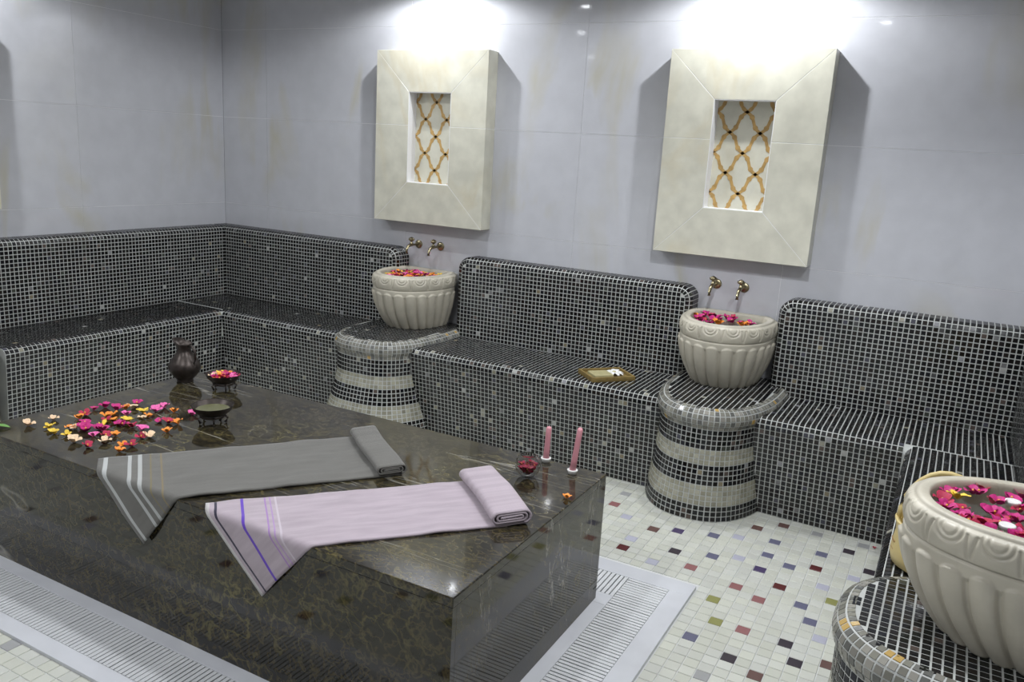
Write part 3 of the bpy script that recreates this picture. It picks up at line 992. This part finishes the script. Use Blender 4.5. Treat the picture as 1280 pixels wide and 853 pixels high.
# ------------------------------------------------------------------ niche panels
def niche(loc, rz, label):
    root = empty('niche_panel', loc, rz)
    tag(root, label, 'wall panel')
    hw, z0, z1, t = 0.407, 1.173, 2.222, 0.109
    ow, o0, o1 = 0.155, 1.425, 1.975
    j = 0.0012
    def prism(name, quad, mat=M['cream'], y0=-t, y1=0.0, inset=j):
        q = np.array(quad, float); c = q.mean(0)
        q = q + (c - q) / np.linalg.norm(c - q, axis=1, keepdims=True) * inset
        V = [(x, y0, z) for x, z in q] + [(x, y1, z) for x, z in q]
        n = len(q)
        F = [tuple(range(n)), tuple(reversed(range(n, 2 * n)))] + [(i, i + n, (i + 1) % n + n, (i + 1) % n) for i in range(n)]
        o = link_mesh(name, npmesh(name, V, F), mat, root)
        bv = o.modifiers.new('bevel', 'BEVEL'); bv.width = 0.0012; bv.segments = 1
        return o
    zj = 1.775
    A, B, Cc, D = (-hw, z0), (hw, z0), (hw, z1), (-hw, z1)
    a, b, c, d = (-ow, o0), (ow, o0), (ow, o1), (-ow, o1)
    prism('bottom_slab', [A, B, b, a]); prism('top_slab', [D, d, c, Cc])
    prism('side_slab', [A, a, (-ow, zj), (-hw, zj)]); prism('side_slab', [(-hw, zj), (-ow, zj), d, D])
    prism('side_slab', [B, (hw, zj), (ow, zj), b]); prism('side_slab', [(hw, zj), Cc, c, (ow, zj)])
    # backing that fills the joints, then the niche back with its inlay
    ybk = -0.028
    V, F = [], []
    sh = lambda p_, k_: (p_[0] - math.copysign(k_, p_[0]), p_[1] - math.copysign(k_, p_[1] - 1.7))
    A_, B_, C_, D_ = (sh(p_, 0.002) for p_ in (A, B, Cc, D)); a_, b_, c_, d_ = (sh(p_, -0.002) for p_ in (a, b, c, d))
    for q in ([A_, B_, b_, a_], [D_, d_, c_, C_], [A_, a_, d_, D_], [B_, C_, c_, b_]):
        n0 = len(V)
        V += [(x, -t + 0.0009, z) for x, z in q] + [(x, 0.0, z) for x, z in q]
        F += [tuple(n0 + k for k in f) for f in [(0, 1, 2, 3), (7, 6, 5, 4), (0, 4, 5, 1), (1, 5, 6, 2), (2, 6, 7, 3), (3, 7, 4, 0)]]
    link_mesh('joint_filler', npmesh('joint_filler', V, F), M['grout_wall'], root)
    o = prism('niche_back', [(-ow, o0), (ow, o0), (ow, o1), (-ow, o1)], M['cream'], ybk, 0.0, 0.0)
    # lattice: ogee edges between checkerboard nodes
    V, F = [], []
    px, pz = 0.078, 0.1035
    hwid = 0.0078
    def ribbon(pts):
        b0 = len(V)
        pts = np.array(pts)
        dd = np.gradient(pts, axis=0); dd /= np.linalg.norm(dd, axis=1, keepdims=True)
        nn = np.stack([-dd[:, 1], dd[:, 0]], -1)
        for i in range(len(pts)):
            tt = i / (len(pts) - 1)
            wd = hwid * (1 + 0.9 * math.exp(-((tt - 0.28) / 0.05) ** 2) + 0.9 * math.exp(-((tt - 0.72) / 0.05) ** 2))
            l = pts[i] + nn[i] * wd; r_ = pts[i] - nn[i] * wd
            for q in (l, r_):
                x = min(max(q[0], -ow + 0.001), ow - 0.001); z = min(max(q[1], o0 + 0.001), o1 - 0.001)
                V.append((x, ybk - 0.0015, z)); V.append((x, ybk + 0.001, z))
        for i in range(len(pts) - 1):
            q = b0 + i * 4
            F.extend([(q, q + 2, q + 6, q + 4), (q + 1, q, q + 4, q + 5), (q + 2, q + 3, q + 7, q + 6)])
    zc = 1.714
    for i in range(-3, 4):
        for k in range(-4, 5):
            if (i + k) % 2: continue
            x0_, zz0 = i * px, zc + k * pz
            for sx in (1, -1):
                x1_, zz1 = x0_ + sx * px, zz0 + pz
                pts = []
                for m_ in range(17):
                    tt = m_ / 16
                    sgn = -math.sin(2 * PI * tt) * 0.006
                    pts.append((x0_ + (x1_ - x0_) * tt - sx * sgn, zz0 + (zz1 - zz0) * tt + sgn * 0.6))
                ins = [q for q in pts if -ow - 0.008 < q[0] < ow + 0.008 and o0 - 0.008 < q[1] < o1 + 0.008]
                if len(ins) > 2: ribbon(ins)
    link_mesh('lattice_inlay', npmesh('lattice_inlay', V, F), M['gold'], root)
    return root


niche((1.886, 0, 0), 0, 'cream marble wall panel with gold lattice niche above the farther basin, left of two')
niche((3.80, 0, 0), 0, 'cream marble wall panel with gold lattice niche above the middle basin, right of two')
niche((0, -2.12, 0), PI / 2, 'cream marble niche panel on the left wall above the left pedestal')
niche((WX, -2.22, 0), -PI / 2, 'cream marble niche panel on the right wall above the foreground basin')


# ------------------------------------------------------------------ taps
def tap(x, side, label, z=1.028, rz=0.0, wall=0.0):
    root = empty('brass_tap', (x, wall, z), rz)
    root.scale = (1.12, 1.12, 1.12)
    tag(root, label, 'tap')
    V, F = lathe_vf([(0.0005, 0.0), (0.024, 0.0), (0.0245, 0.003), (0.020, 0.006), (0.011, 0.009), (0.0005, 0.0095)], 24)
    V = [(a, -c, b) for a, b, c in V]
    link_mesh('wall_flange', npmesh('wall_flange', V, F, smooth=True), M['brass'], root)
    tube('pipe', [(0, 0, 0), (0, -0.03, 0), (0, -0.06, 0), (0, -0.078, -0.001)], [0.006, 0.006, 0.0065, 0.008], M['brass'], root)
    tube('spout', [(0, -0.070, 0.004), (0, -0.090, 0.0), (0, -0.108, -0.008), (0, -0.120, -0.026), (0, -0.122, -0.044)], [0.010, 0.009, 0.0078, 0.0072, 0.0085], M['brass'], root, 14)
    lathe('valve', [(0.0005, 0.0), (0.009, 0.0), (0.0095, 0.012), (0.006, 0.016), (0.006, 0.024), (0.0005, 0.024)], M['brass'], root, (0, -0.075, 0.0), 16)
    V, F = lathe_vf([(0.0005, 0.022), (0.009, 0.023), (0.0155, 0.028), (0.0165, 0.036), (0.010, 0.041), (0.005, 0.044), (0.0005, 0.046)], 24)
    V = [(vx * (1 + 0.14 * math.cos(6 * math.atan2(vy, vx))), vy * (1 + 0.14 * math.cos(6 * math.atan2(vy, vx))), vz) for vx, vy, vz in V]
    link_mesh('handle', npmesh('handle', V, F, smooth=True), M['brass'], root, (0, -0.075, 0.0))
    return root


tap(1.765, 0, 'aged brass tap above the farther basin, left one of the pair')
tap(1.935, 0, 'aged brass tap above the farther basin, right one of the pair', 1.030)
tap(3.737, 0, 'aged brass tap above the middle basin, left one of the pair', 1.018)
tap(3.886, 0, 'aged brass tap above the middle basin, right one of the pair', 1.016)

# ------------------------------------------------------------------ the central slab
slab = empty('marble_slab_table', ((SX0 + SX1) / 2, (SY0 + SY1) / 2, 0))
tag(slab, 'large dark veined marble belly stone standing in the middle of the room', 'slab table')
ox, oy = slab.location.x, slab.location.y
o = box('top_slab', SX0 - ox, SX1 - ox, SY0 - oy, SY1 - oy, ZS - 0.03, ZS, M['slab'], slab, bevel=0.0035)
th = 0.02
e = 0.0006
box('front_panel', SX0 + e - ox, SX1 - e - ox, SY0 + e - oy, SY0 + e + th - oy, kt, ZS - 0.0301, M['slab'], slab)
box('rear_panel', SX0 + e - ox, SX1 - e - ox, SY1 - e - th - oy, SY1 - e - oy, kt, ZS - 0.0301, M['slab'], slab)
box('end_panel', SX1 - e - th - ox, SX1 - e - ox, SY0 + e + th + 0.001 - oy, SY1 - e - th - 0.001 - oy, kt, ZS - 0.0301, M['slab'], slab)
box('end_panel', SX0 + e - ox, SX0 + e + th - ox, SY0 + e + th + 0.001 - oy, SY1 - e - th - 0.001 - oy, kt, ZS - 0.0301, M['slab'], slab)


# ------------------------------------------------------------------ towels
def towel_mat(name, base, stripes, weave=260):
    """stripes: list of (u0, u1, colour) along the length, in metres from the hanging hem"""
    m, t, p = new_mat(name)
    N = t.nodes.new; L = t.links.new
    uv = N('ShaderNodeUVMap'); uv.uv_map = 'uv'
    sep = N('ShaderNodeSeparateXYZ'); L(uv.outputs['UV'], sep.inputs[0])
    nz = N('ShaderNodeTexNoise'); nz.inputs['Scale'].default_value = 6; nz.inputs['Detail'].default_value = 8
    st = N('ShaderNodeMapping'); st.inputs['Scale'].default_value = (1.0, 6.0, 1.0); L(uv.outputs['UV'], st.inputs['Vector']); L(st.outputs['Vector'], nz.inputs['Vector'])
    r = N('ShaderNodeValToRGB')
    r.color_ramp.elements[0].position = 0.3; r.color_ramp.elements[1].position = 0.7
    r.color_ramp.elements[0].color = (*[c * 0.86 for c in base], 1); r.color_ramp.elements[1].color = (*[min(1, c * 1.1) for c in base], 1)
    L(nz.outputs['Fac'], r.inputs['Fac'])
    out = r.outputs['Color']
    for u0, u1, col in stripes:
        g = N('ShaderNodeMath'); g.operation = 'COMPARE'; g.inputs[1].default_value = (u0 + u1) / 2; g.inputs[2].default_value = (u1 - u0) / 2
        L(sep.outputs['X'], g.inputs[0])
        mx = N('ShaderNodeMix'); mx.data_type = 'RGBA'; L(g.outputs[0], mx.inputs[0]); L(out, mx.inputs[6]); mx.inputs[7].default_value = (*col, 1)
        out = mx.outputs[2]
    L(out, p.inputs['Base Color'])
    p.inputs['Roughness'].default_value = 0.9
    p.inputs['Sheen Weight'].default_value = 0.2
    wv = N('ShaderNodeTexWave'); wv.inputs['Scale'].default_value = weave; wv.bands_direction = 'X'
    wv2 = N('ShaderNodeTexWave'); wv2.inputs['Scale'].default_value = weave; wv2.bands_direction = 'Y'
    L(uv.outputs['UV'], wv.inputs['Vector']); L(uv.outputs['UV'], wv2.inputs['Vector'])
    ad = N('ShaderNodeMath'); ad.operation = 'ADD'; L(wv.outputs['Fac'], ad.inputs[0]); L(wv2.outputs['Fac'], ad.inputs[1])
    b = N('ShaderNodeBump'); b.inputs['Strength'].default_value = 0.25; b.inputs['Distance'].default_value = 0.0008
    L(ad.outputs[0], b.inputs['Height']); L(b.outputs['Normal'], p.inputs['Normal'])
    return m


def towel(corner, d, width, length, roll_len, mat, label, seed, roll_h=0.036, fold_y=SY0, slit=None):
    """corner = hem corner on the far side, d = unit vector from the hem to the folded end"""
    d = np.array(d) / np.linalg.norm(d)
    perp = np.array([-d[1], d[0]])
    if perp[1] > 0: perp = -perp                     # towards the front of the slab
    NA, NB = 110, 36
    aa = np.linspace(0, length, NA); bb = np.linspace(0, width, NB)
    r = np.random.default_rng(seed)
    ph = r.uniform(0, 6, 8)
    V, UV = [], []
    th = 0.007
    R = 0.010
    for a in aa:
        for b in bb:
            p = np.array(corner) + d * a + perp * b
            wob = 0.0018 * math.sin(a * 21 + ph[0] + 3 * b) + 0.0014 * math.sin(b * 38 + ph[1] + a * 5) + 0.001 * math.sin(a * 47 + b * 30 + ph[2])
            wob = max(wob, -0.001) + 0.001
            over = fold_y - p[1]
            if over <= -R:
                q = (p[0], p[1], ZS + th / 2 + 0.0008 + wob)
            else:
                s = over + R
                arcL = (R + th / 2) * PI / 2
                if s < arcL:
                    t_ = s / arcL * PI / 2
                    q = (p[0], fold_y + R - (R + th / 2 + 0.001) * math.sin(t_), ZS - R + (R + th / 2 + 0.001) * math.cos(t_) )
                else:
                    drop = s - arcL
                    sw = 0.006 * (1 - math.cos(min(1, drop / 0.1) * PI / 2)) + 0.006 * math.sin(a * 26 + ph[3]) * min(1, drop / 0.12)
                    q = (p[0], fold_y - th / 2 - 0.002 - max(0, sw), ZS - R - drop)
            V.append(q); UV.append((a, b))
    F = []
    for i in range(NA - 1):
        for k in range(NB - 1):
            q = i * NB + k
            F.append((q, q + NB, q + NB + 1, q + 1))
    base = (corner[0] + d[0] * length / 2, corner[1] + d[1] * length / 2, ZS)
    V = [(x - base[0], y - base[1], z - base[2]) for x, y, z in V]
    me = npmesh('towel', V, F, smooth=True)
    me.materials.append(mat)
    ul = me.uv_layers.new(name='uv')
    for lp in me.loops: ul.data[lp.index].uv = UV[lp.vertex_index]
    o = link_mesh('towel', me, None, None, base)
    sd = o.modifiers.new('solid', 'SOLIDIFY'); sd.thickness = th; sd.offset = 0
    tag(o, label, 'towel')
    # the folded-over end: a flat spiral extruded across the width
    pts = []
    turns = 3
    h = roll_h; lay = h / 5.2
    hh = h / 2
    for k in range(turns):
        rr = hh - k * lay * 0.95
        if rr < 0.003: break
        L2 = roll_len / 2 - hh
        inn = k * 0.006
        for t_ in np.linspace(-PI / 2, PI / 2, 9): pts.append((L2 - inn + rr * math.cos(t_), hh + rr * math.sin(t_)))
        rr2 = rr - lay * 0.5
        for t_ in np.linspace(PI / 2, 3 * PI / 2, 9): pts.append((-L2 + inn + rr2 * math.cos(t_), hh + rr2 * math.sin(t_)))
    pts = np.array(pts)
    V, F, UV = [], [], []
    NBr = 28
    for k, b in enumerate(np.linspace(-0.006, width + 0.006, NBr)):
        for i, (pa, pz) in enumerate(pts):
            sag = 1 + 0.05 * math.sin(b * 17 + ph[4]) + 0.02 * math.sin(b * 40 + pa * 30)
            a = length - roll_len / 2 + 0.01 + pa + 0.003 * math.sin(b * 15 + ph[5])
            p = np.array(corner) + d * a + perp * b
            V.append((p[0] - base[0], p[1] - base[1], 0.012 + pz * sag)); UV.append((1.5 + i * 0.01, b))
    n = len(pts)
    for k in range(NBr - 1):
        for i in range(n - 1):
            q = k * n + i
            F.append((q, q + 1, q + n + 1, q + n))
    me = npmesh('rolled_end', V, F, smooth=True)
    me.materials.append(mat)
    ul = me.uv_layers.new(name='uv')
    for lp in me.loops: ul.data[lp.index].uv = UV[lp.vertex_index]
    c = link_mesh('rolled_end', me, None, o)
    sd = c.modifiers.new('solid', 'SOLIDIFY'); sd.thickness = lay * 0.8; sd.offset = 0
    return o


TM1 = towel_mat('grey_towel', (0.120, 0.115, 0.103), [(0.018, 0.032, (0.42, 0.43, 0.42)), (0.096, 0.108, (0.38, 0.39, 0.38)), (0.128, 0.141, (0.38, 0.39, 0.38)),
                                                        (0.166, 0.171, (0.16, 0.13, 0.06)), (0.200, 0.206, (0.18, 0.14, 0.07))])
TM2 = towel_mat('lilac_towel', (0.40, 0.335, 0.375), [(-0.01, 0.012, (0.5, 0.48, 0.47)), (0.026, 0.034, (0.02, 0.015, 0.04)), (0.104, 0.113, (0.11, 0.04, 0.42)),
                                                      (0.176, 0.181, (0.32, 0.18, 0.42)), (0.192, 0.196, (0.36, 0.22, 0.45)), (0.208, 0.214, (0.50, 0.44, 0.49))])
towel((2.333, -2.732), (0.612, 0.791), 0.414, 0.985, 0.105, TM1, 'dark grey towel with white stripes draped over the slab edge, end folded', 4, 0.032)
towel((2.912, -2.770), (0.661, 0.750), 0.36, 0.955, 0.13, TM2, 'pale lilac towel with purple and black stripes draped over the slab, its end rolled up', 9, 0.042)

# ------------------------------------------------------------------ jug and bowls
def jug():
    root = empty('pitcher', (1.782, -1.895, ZS), 0)
    tag(root, 'dark bronze pitcher with narrow neck at the far left end of the slab', 'jug')
    prof = [(0.0005, 0.0), (0.036, 0.0), (0.038, 0.006), (0.034, 0.012), (0.052, 0.030), (0.070, 0.055), (0.073, 0.075), (0.064, 0.100), (0.045, 0.125), (0.033, 0.145), (0.029, 0.160),
            (0.033, 0.175), (0.038, 0.185), (0.036, 0.186), (0.027, 0.165), (0.027, 0.15)]
    V, F = lathe_vf(prof, 40)
    V2 = []
    for x, y, z in V:
        k = max(0, (z - 0.15) / 0.035)
        if x < 0 and k > 0: x -= 0.030 * k * max(0, (-x / 0.035)) ** 2; z += 0.014 * k * (1 if x < -0.04 else 0.3)
        V2.append((x, y, z))
    link_mesh('body', npmesh('body', V2, F, smooth=True), M['bronze'], root)
    tube('handle', [(0.030, 0.0, 0.172), (0.052, 0.0, 0.178), (0.072, 0.0, 0.155), (0.074, 0, 0.120), (0.062, 0, 0.096)], [0.005, 0.0055, 0.006, 0.0055, 0.005], M['bronze'], root)
    return root


jug()


def footed_bowl(loc, label, R):
    root = empty('footed_bowl', loc, random.uniform(0, 1))
    tag(root, label, 'bowl')
    z0 = 0.030
    lathe('dish', [(0.0005, z0), (R * 0.35, z0), (R * 0.68, z0 + 0.010), (R * 0.92, z0 + 0.028), (R, z0 + 0.045), (R * 1.02, z0 + 0.046), (R * 0.97, z0 + 0.043), (R * 0.88, z0 + 0.028), (R * 0.6, z0 + 0.013), (0.0005, z0 + 0.008)], M['bronze'], root, None, 40)
    lathe('stand_ring', [(R * 0.60, z0 - 0.004), (R * 0.63, z0 - 0.001), (R * 0.63, z0 + 0.006), (R * 0.58, z0 + 0.006), (R * 0.58, z0 - 0.004), (R * 0.60, z0 - 0.004)], M['bronze'], root, None, 32)
    for k in range(5):
        a = 2 * PI * k / 5
        ca, sa = math.cos(a), math.sin(a)
        pts = [(R * 0.6 * ca, R * 0.6 * sa, z0 + 0.002), (R * 0.72 * ca, R * 0.72 * sa, z0 - 0.008), (R * 0.66 * ca, R * 0.66 * sa, z0 - 0.019), (R * 0.56 * ca, R * 0.56 * sa, 0.007), (R * 0.68 * ca, R * 0.68 * sa, 0.0045)]
        tube('leg', pts, [0.005, 0.0045, 0.004, 0.0045, 0.0045], M['bronze'], root, 8)
    return root


bf = footed_bowl((2.012, -1.872, ZS), 'dark footed bronze bowl heaped with blossoms, beside the pitcher', 0.078)
be = footed_bowl((2.325, -2.215, ZS), 'dark footed bronze bowl of olive liquid standing among the slab blossoms', 0.082)
lathe('liquid', [(0.0005, 0.058), (0.066, 0.058)], M['liquid'], be, None, 32)
rb = random.Random(8)
cols = ['magenta', 'crimson', 'orange', 'magenta', 'pale', 'crimson', 'orange', 'magenta', 'pink', 'yellow', 'crimson', 'magenta', 'pale', 'crimson', 'magenta', 'orange', 'crimson', 'pink']
for i, c in enumerate(cols):
    rr = 0.060 * math.sqrt((i + 0.5) / len(cols)); a = i * 2.4
    z = ZS + 0.052 + 0.018 * (1 - rr / 0.06)
    blossom(2.012 + rr * math.cos(a), -1.872 + rr * math.sin(a), z, c, '%s blossom heaped in the footed bowl' % c, '%s blossoms in the footed bowl' % c, 1.15)

# leaf
V = []; F = []
for i in range(9):
    tt = i / 8
    w_ = 0.013 * math.sin(PI * tt) ** 0.8 + 0.0004
    for j in (-1, 0, 1):
        V.append((0.075 * (tt - 0.5), w_ * j, 0.001 + 0.003 * abs(j) + 0.008 * math.sin(PI * tt)))
for i in range(8):
    for j in range(2):
        q = i * 3 + j; F.append((q, q + 1, q + 4, q + 3))
o = link_mesh('leaf', npmesh('leaf', V, F, smooth=True), M['leaf'], None, (1.765, -2.74, ZS + 0.0005))
o.rotation_euler = (0, 0, 0.5)
tag(o, 'small green leaf at the front left corner of the slab', 'leaf')


# ------------------------------------------------------------------ candles and glass
def candle(x, y, h, lean, label, r=0.0105):
    root = empty('candle', (x, y, ZS))
    tag(root, label, 'candle')
    lathe('holder', [(0.0005, 0.0), (0.0155, 0.0), (0.0165, 0.008), (0.0195, 0.013), (0.0195, 0.016), (0.012, 0.0165), (0.011, 0.012), (0.0005, 0.012)], M['white'], root, None, 28)
    pts = [(lean[0] * t_, lean[1] * t_, 0.012 + (h - 0.012) * t_) for t_ in (0, .25, .5, .75, .95, 1.0)]
    V, F = tube_vf(pts, [r * 1.15, r * 1.05, r, r, r * 0.98, r * 0.7], 18)
    me = bpy.data.meshes.new('wax'); me.from_pydata(V, [], F)
    for p_ in me.polygons: p_.use_smooth = True
    me.materials.append(M['candle'])
    link_mesh('wax_stick', me, None, root)
    tp = pts[-1]
    tube('wick', [tp, (tp[0] + 0.001, tp[1], tp[2] + 0.006)], 0.0009, M['white'], root, 6)
    return root


candle(3.617, -1.772, 0.140, (0.004, 0.0), 'pink candle in a white rimmed holder on the slab, nearer the glass bowl')
candle(3.750, -1.820, 0.178, (0.016, 0.006), 'taller leaning pink candle in a white rimmed holder near the slab corner')
gb = empty('glass_bowl', (3.628, -1.945, ZS))
tag(gb, 'small round clear glass bowl of red petals beside the rolled lilac towel', 'glass bowl')
gp = []
R_ = 0.047
for i in range(15):
    a = -PI / 2 + 0.35 + (PI * 0.82 - 0.35) * i / 14
    gp.append((R_ * math.cos(a), 0.046 + R_ * math.sin(a)))
outer = [(0.0005, gp[0][1])] + gp
innr = [(max(0.0005, (r_ - 0.002)), z_ if i else z_ + 0.002) for i, (r_, z_) in enumerate([(0.0025, gp[0][1] + 0.002)] + gp)][::-1]
lathe('vessel', outer + innr, M['glass'], gb, None, 36)
for i in range(20):
    rr = 0.027 * math.sqrt((i + 0.5) / 20); a = i * 2.4
    blossom(3.628 + rr * math.cos(a), -1.945 + rr * math.sin(a), ZS + 0.010 + 0.0016 * i, 'crimson', 'crimson petal inside the small glass bowl on the slab', 'crimson petals in the glass bowl', 0.85)

# ------------------------------------------------------------------ tray with white flower on the middle bench
tr = empty('wooden_tray', (3.305, -0.415, HS + 0.0018), 0.0)
tr.rotation_euler = (0, 0, math.radians(-42 + 90))
tag(tr, 'square olive wood tray holding a white flower, on the middle mosaic bench', 'tray')
a = 0.125; b = 0.095
box('base', -a, a, -b, b, 0.0, 0.008, M['wood'], tr)
for nm, q in (('rim', (-a, a, -b, -b + 0.012)), ('rim', (-a, a, b - 0.012, b)), ('rim', (-a, -a + 0.012, -b + 0.012, b - 0.012)), ('rim', (a - 0.012, a, -b + 0.012, b - 0.012))):
    box(nm, q[0], q[1], q[2], q[3], 0.0, 0.024, M['wood'], tr, bevel=0.002)
rot = Matrix.Rotation(tr.rotation_euler.z, 3, 'Z')
pz = rot @ Vector((-0.045, -0.02, 0))
so = box('soap_bar', -0.055, 0.055, -0.05, 0.05, 0, 0.022, M['soap'], None, bevel=0.005)
so.location = (tr.location.x + pz.x, tr.location.y + pz.y, tr.location.z + 0.008)
so.rotation_euler = tr.rotation_euler
tag(so, 'flat olive green soap bar lying in the square wooden tray', 'soap')
pz = rot @ Vector((0.045, 0.0, 0))
fl = empty('white_flower', (tr.location.x + pz.x, tr.location.y + pz.y, tr.location.z + 0.012))
tag(fl, 'white daisy-like flower with green centre lying in the wooden tray', 'flower')
V, F = [], []
for i in range(5):
    tt = i / 4
    w_ = 0.013 * math.sin(PI * min(0.97, 0.15 + 0.75 * tt)) 
    for j in (-1, 0, 1): V.append((0.008 + 0.046 * tt, w_ * j, 0.010 + 0.010 * math.sin(PI * tt) - 0.003 * abs(j)))
for i in range(4):
    for j in range(2):
        q = i * 3 + j; F.append((q, q + 1, q + 4, q + 3))
pm = npmesh('petal', V, F, smooth=True); pm.materials.append(M['petal_white'])
for k in range(9):
    o = link_mesh('petal', pm, None, fl); o.rotation_euler = (0, random.uniform(-0.15, 0.1), 2 * PI * k / 9)
lathe('flower_centre', [(0.0005, 0.008), (0.010, 0.009), (0.011, 0.014), (0.006, 0.019), (0.0005, 0.020)], M['soap'], fl, None, 14)

# ------------------------------------------------------------------ yellow tub behind the foreground basin
yt = empty('yellow_tub', (4.952, -1.80, HS + 0.0018))
tag(yt, 'pale yellow round tub partly hidden behind the large foreground basin', 'tub')
lathe('body', [(0.0005, 0.0), (0.105, 0.0), (0.122, 0.010), (0.128, 0.035), (0.126, 0.06), (0.120, 0.10), (0.122, 0.125), (0.128, 0.14), (0.126, 0.144), (0.116, 0.14), (0.112, 0.10), (0.115, 0.02), (0.0005, 0.012)], M['yellow'], yt, None, 48)

tube('handle', [(0.118 * math.cos(t_), 0.02 * math.sin(t_), 0.135 + 0.165 * math.sin(t_)) for t_ in np.linspace(0, PI, 15)], 0.008, M['yellow'], yt, 10)
for i in range(7):
    t_ = PI * 1.02 + i * 0.05
    for k in range(3):
        rr = 0.1235 + (0.003 if k != 1 else 0.0015)
        o = box('printed_mark', -0.002, 0.0004, -0.0022, 0.0022, -0.002, 0.002, M['ink'], yt)
        o.location = (rr * math.cos(t_), rr * math.sin(t_), 0.05 + 0.012 * k); o.rotation_euler = (0, 0, t_)
# ------------------------------------------------------------------ downlights
for i, (x, y, wt, sz, bl) in enumerate(LAMPS):
    root = empty('downlight', (x, y, CEIL))
    where = ['above the left niche panel', 'above the right niche panel', 'by the left wall', 'by the right wall over the foreground basin', 'over the left part of the slab',
             'over the open mosaic floor', 'between the slab and the back wall', 'in front of the slab, nearer the right', 'in front of the slab, nearer the left'][i]
    tag(root, 'round recessed ceiling downlight ' + where, 'lamp')
    lathe('ring', [(0.038, -0.004), (0.050, -0.004), (0.051, 0.0), (0.038, 0.0), (0.038, -0.004)], M['chrome'], root, None, 28)
    lathe('lens', [(0.0005, -0.002), (0.0375, -0.002)], M['glow'], root, None, 24)

# ------------------------------------------------------------------ single out every blossom by its place among its like
Rc = np.array(cam_rot(76.8494, -3.2697, 28.8424))
groups = {}
for o in list(C.objects):
    if o.parent is None and o.get('category') == 'flower' and o.get('group'):
        groups.setdefault(o['group'], []).append(o)
ONES = ['zeroth', 'first', 'second', 'third', 'fourth', 'fifth', 'sixth', 'seventh', 'eighth', 'ninth', 'tenth', 'eleventh', 'twelfth', 'thirteenth', 'fourteenth', 'fifteenth',
        'sixteenth', 'seventeenth', 'eighteenth', 'nineteenth', 'twentieth']
def ordinal(n):
    if n <= 20: return ONES[n]
    return {2: 'twenty', 3: 'thirty'}[n // 10] + ('-' + ONES[n % 10] if n % 10 else 'th')
for g, os_ in groups.items():
    def px(o):
        q = (np.array(o.location) - np.array(cam_o.location)) @ Rc
        return q[0] / -q[2]
    os_.sort(key=px)
    n = len(os_)
    for k, o in enumerate(os_):
        if 'glass bowl' in g: continue
        base = o['label']
        if n == 1: pass
        elif k == 0: o['label'] = base + ', leftmost of its colour'
        elif k == n - 1: o['label'] = base + ', rightmost of its colour'
        else: o['label'] = base + ', %s of its colour from the left' % ordinal(k + 1)
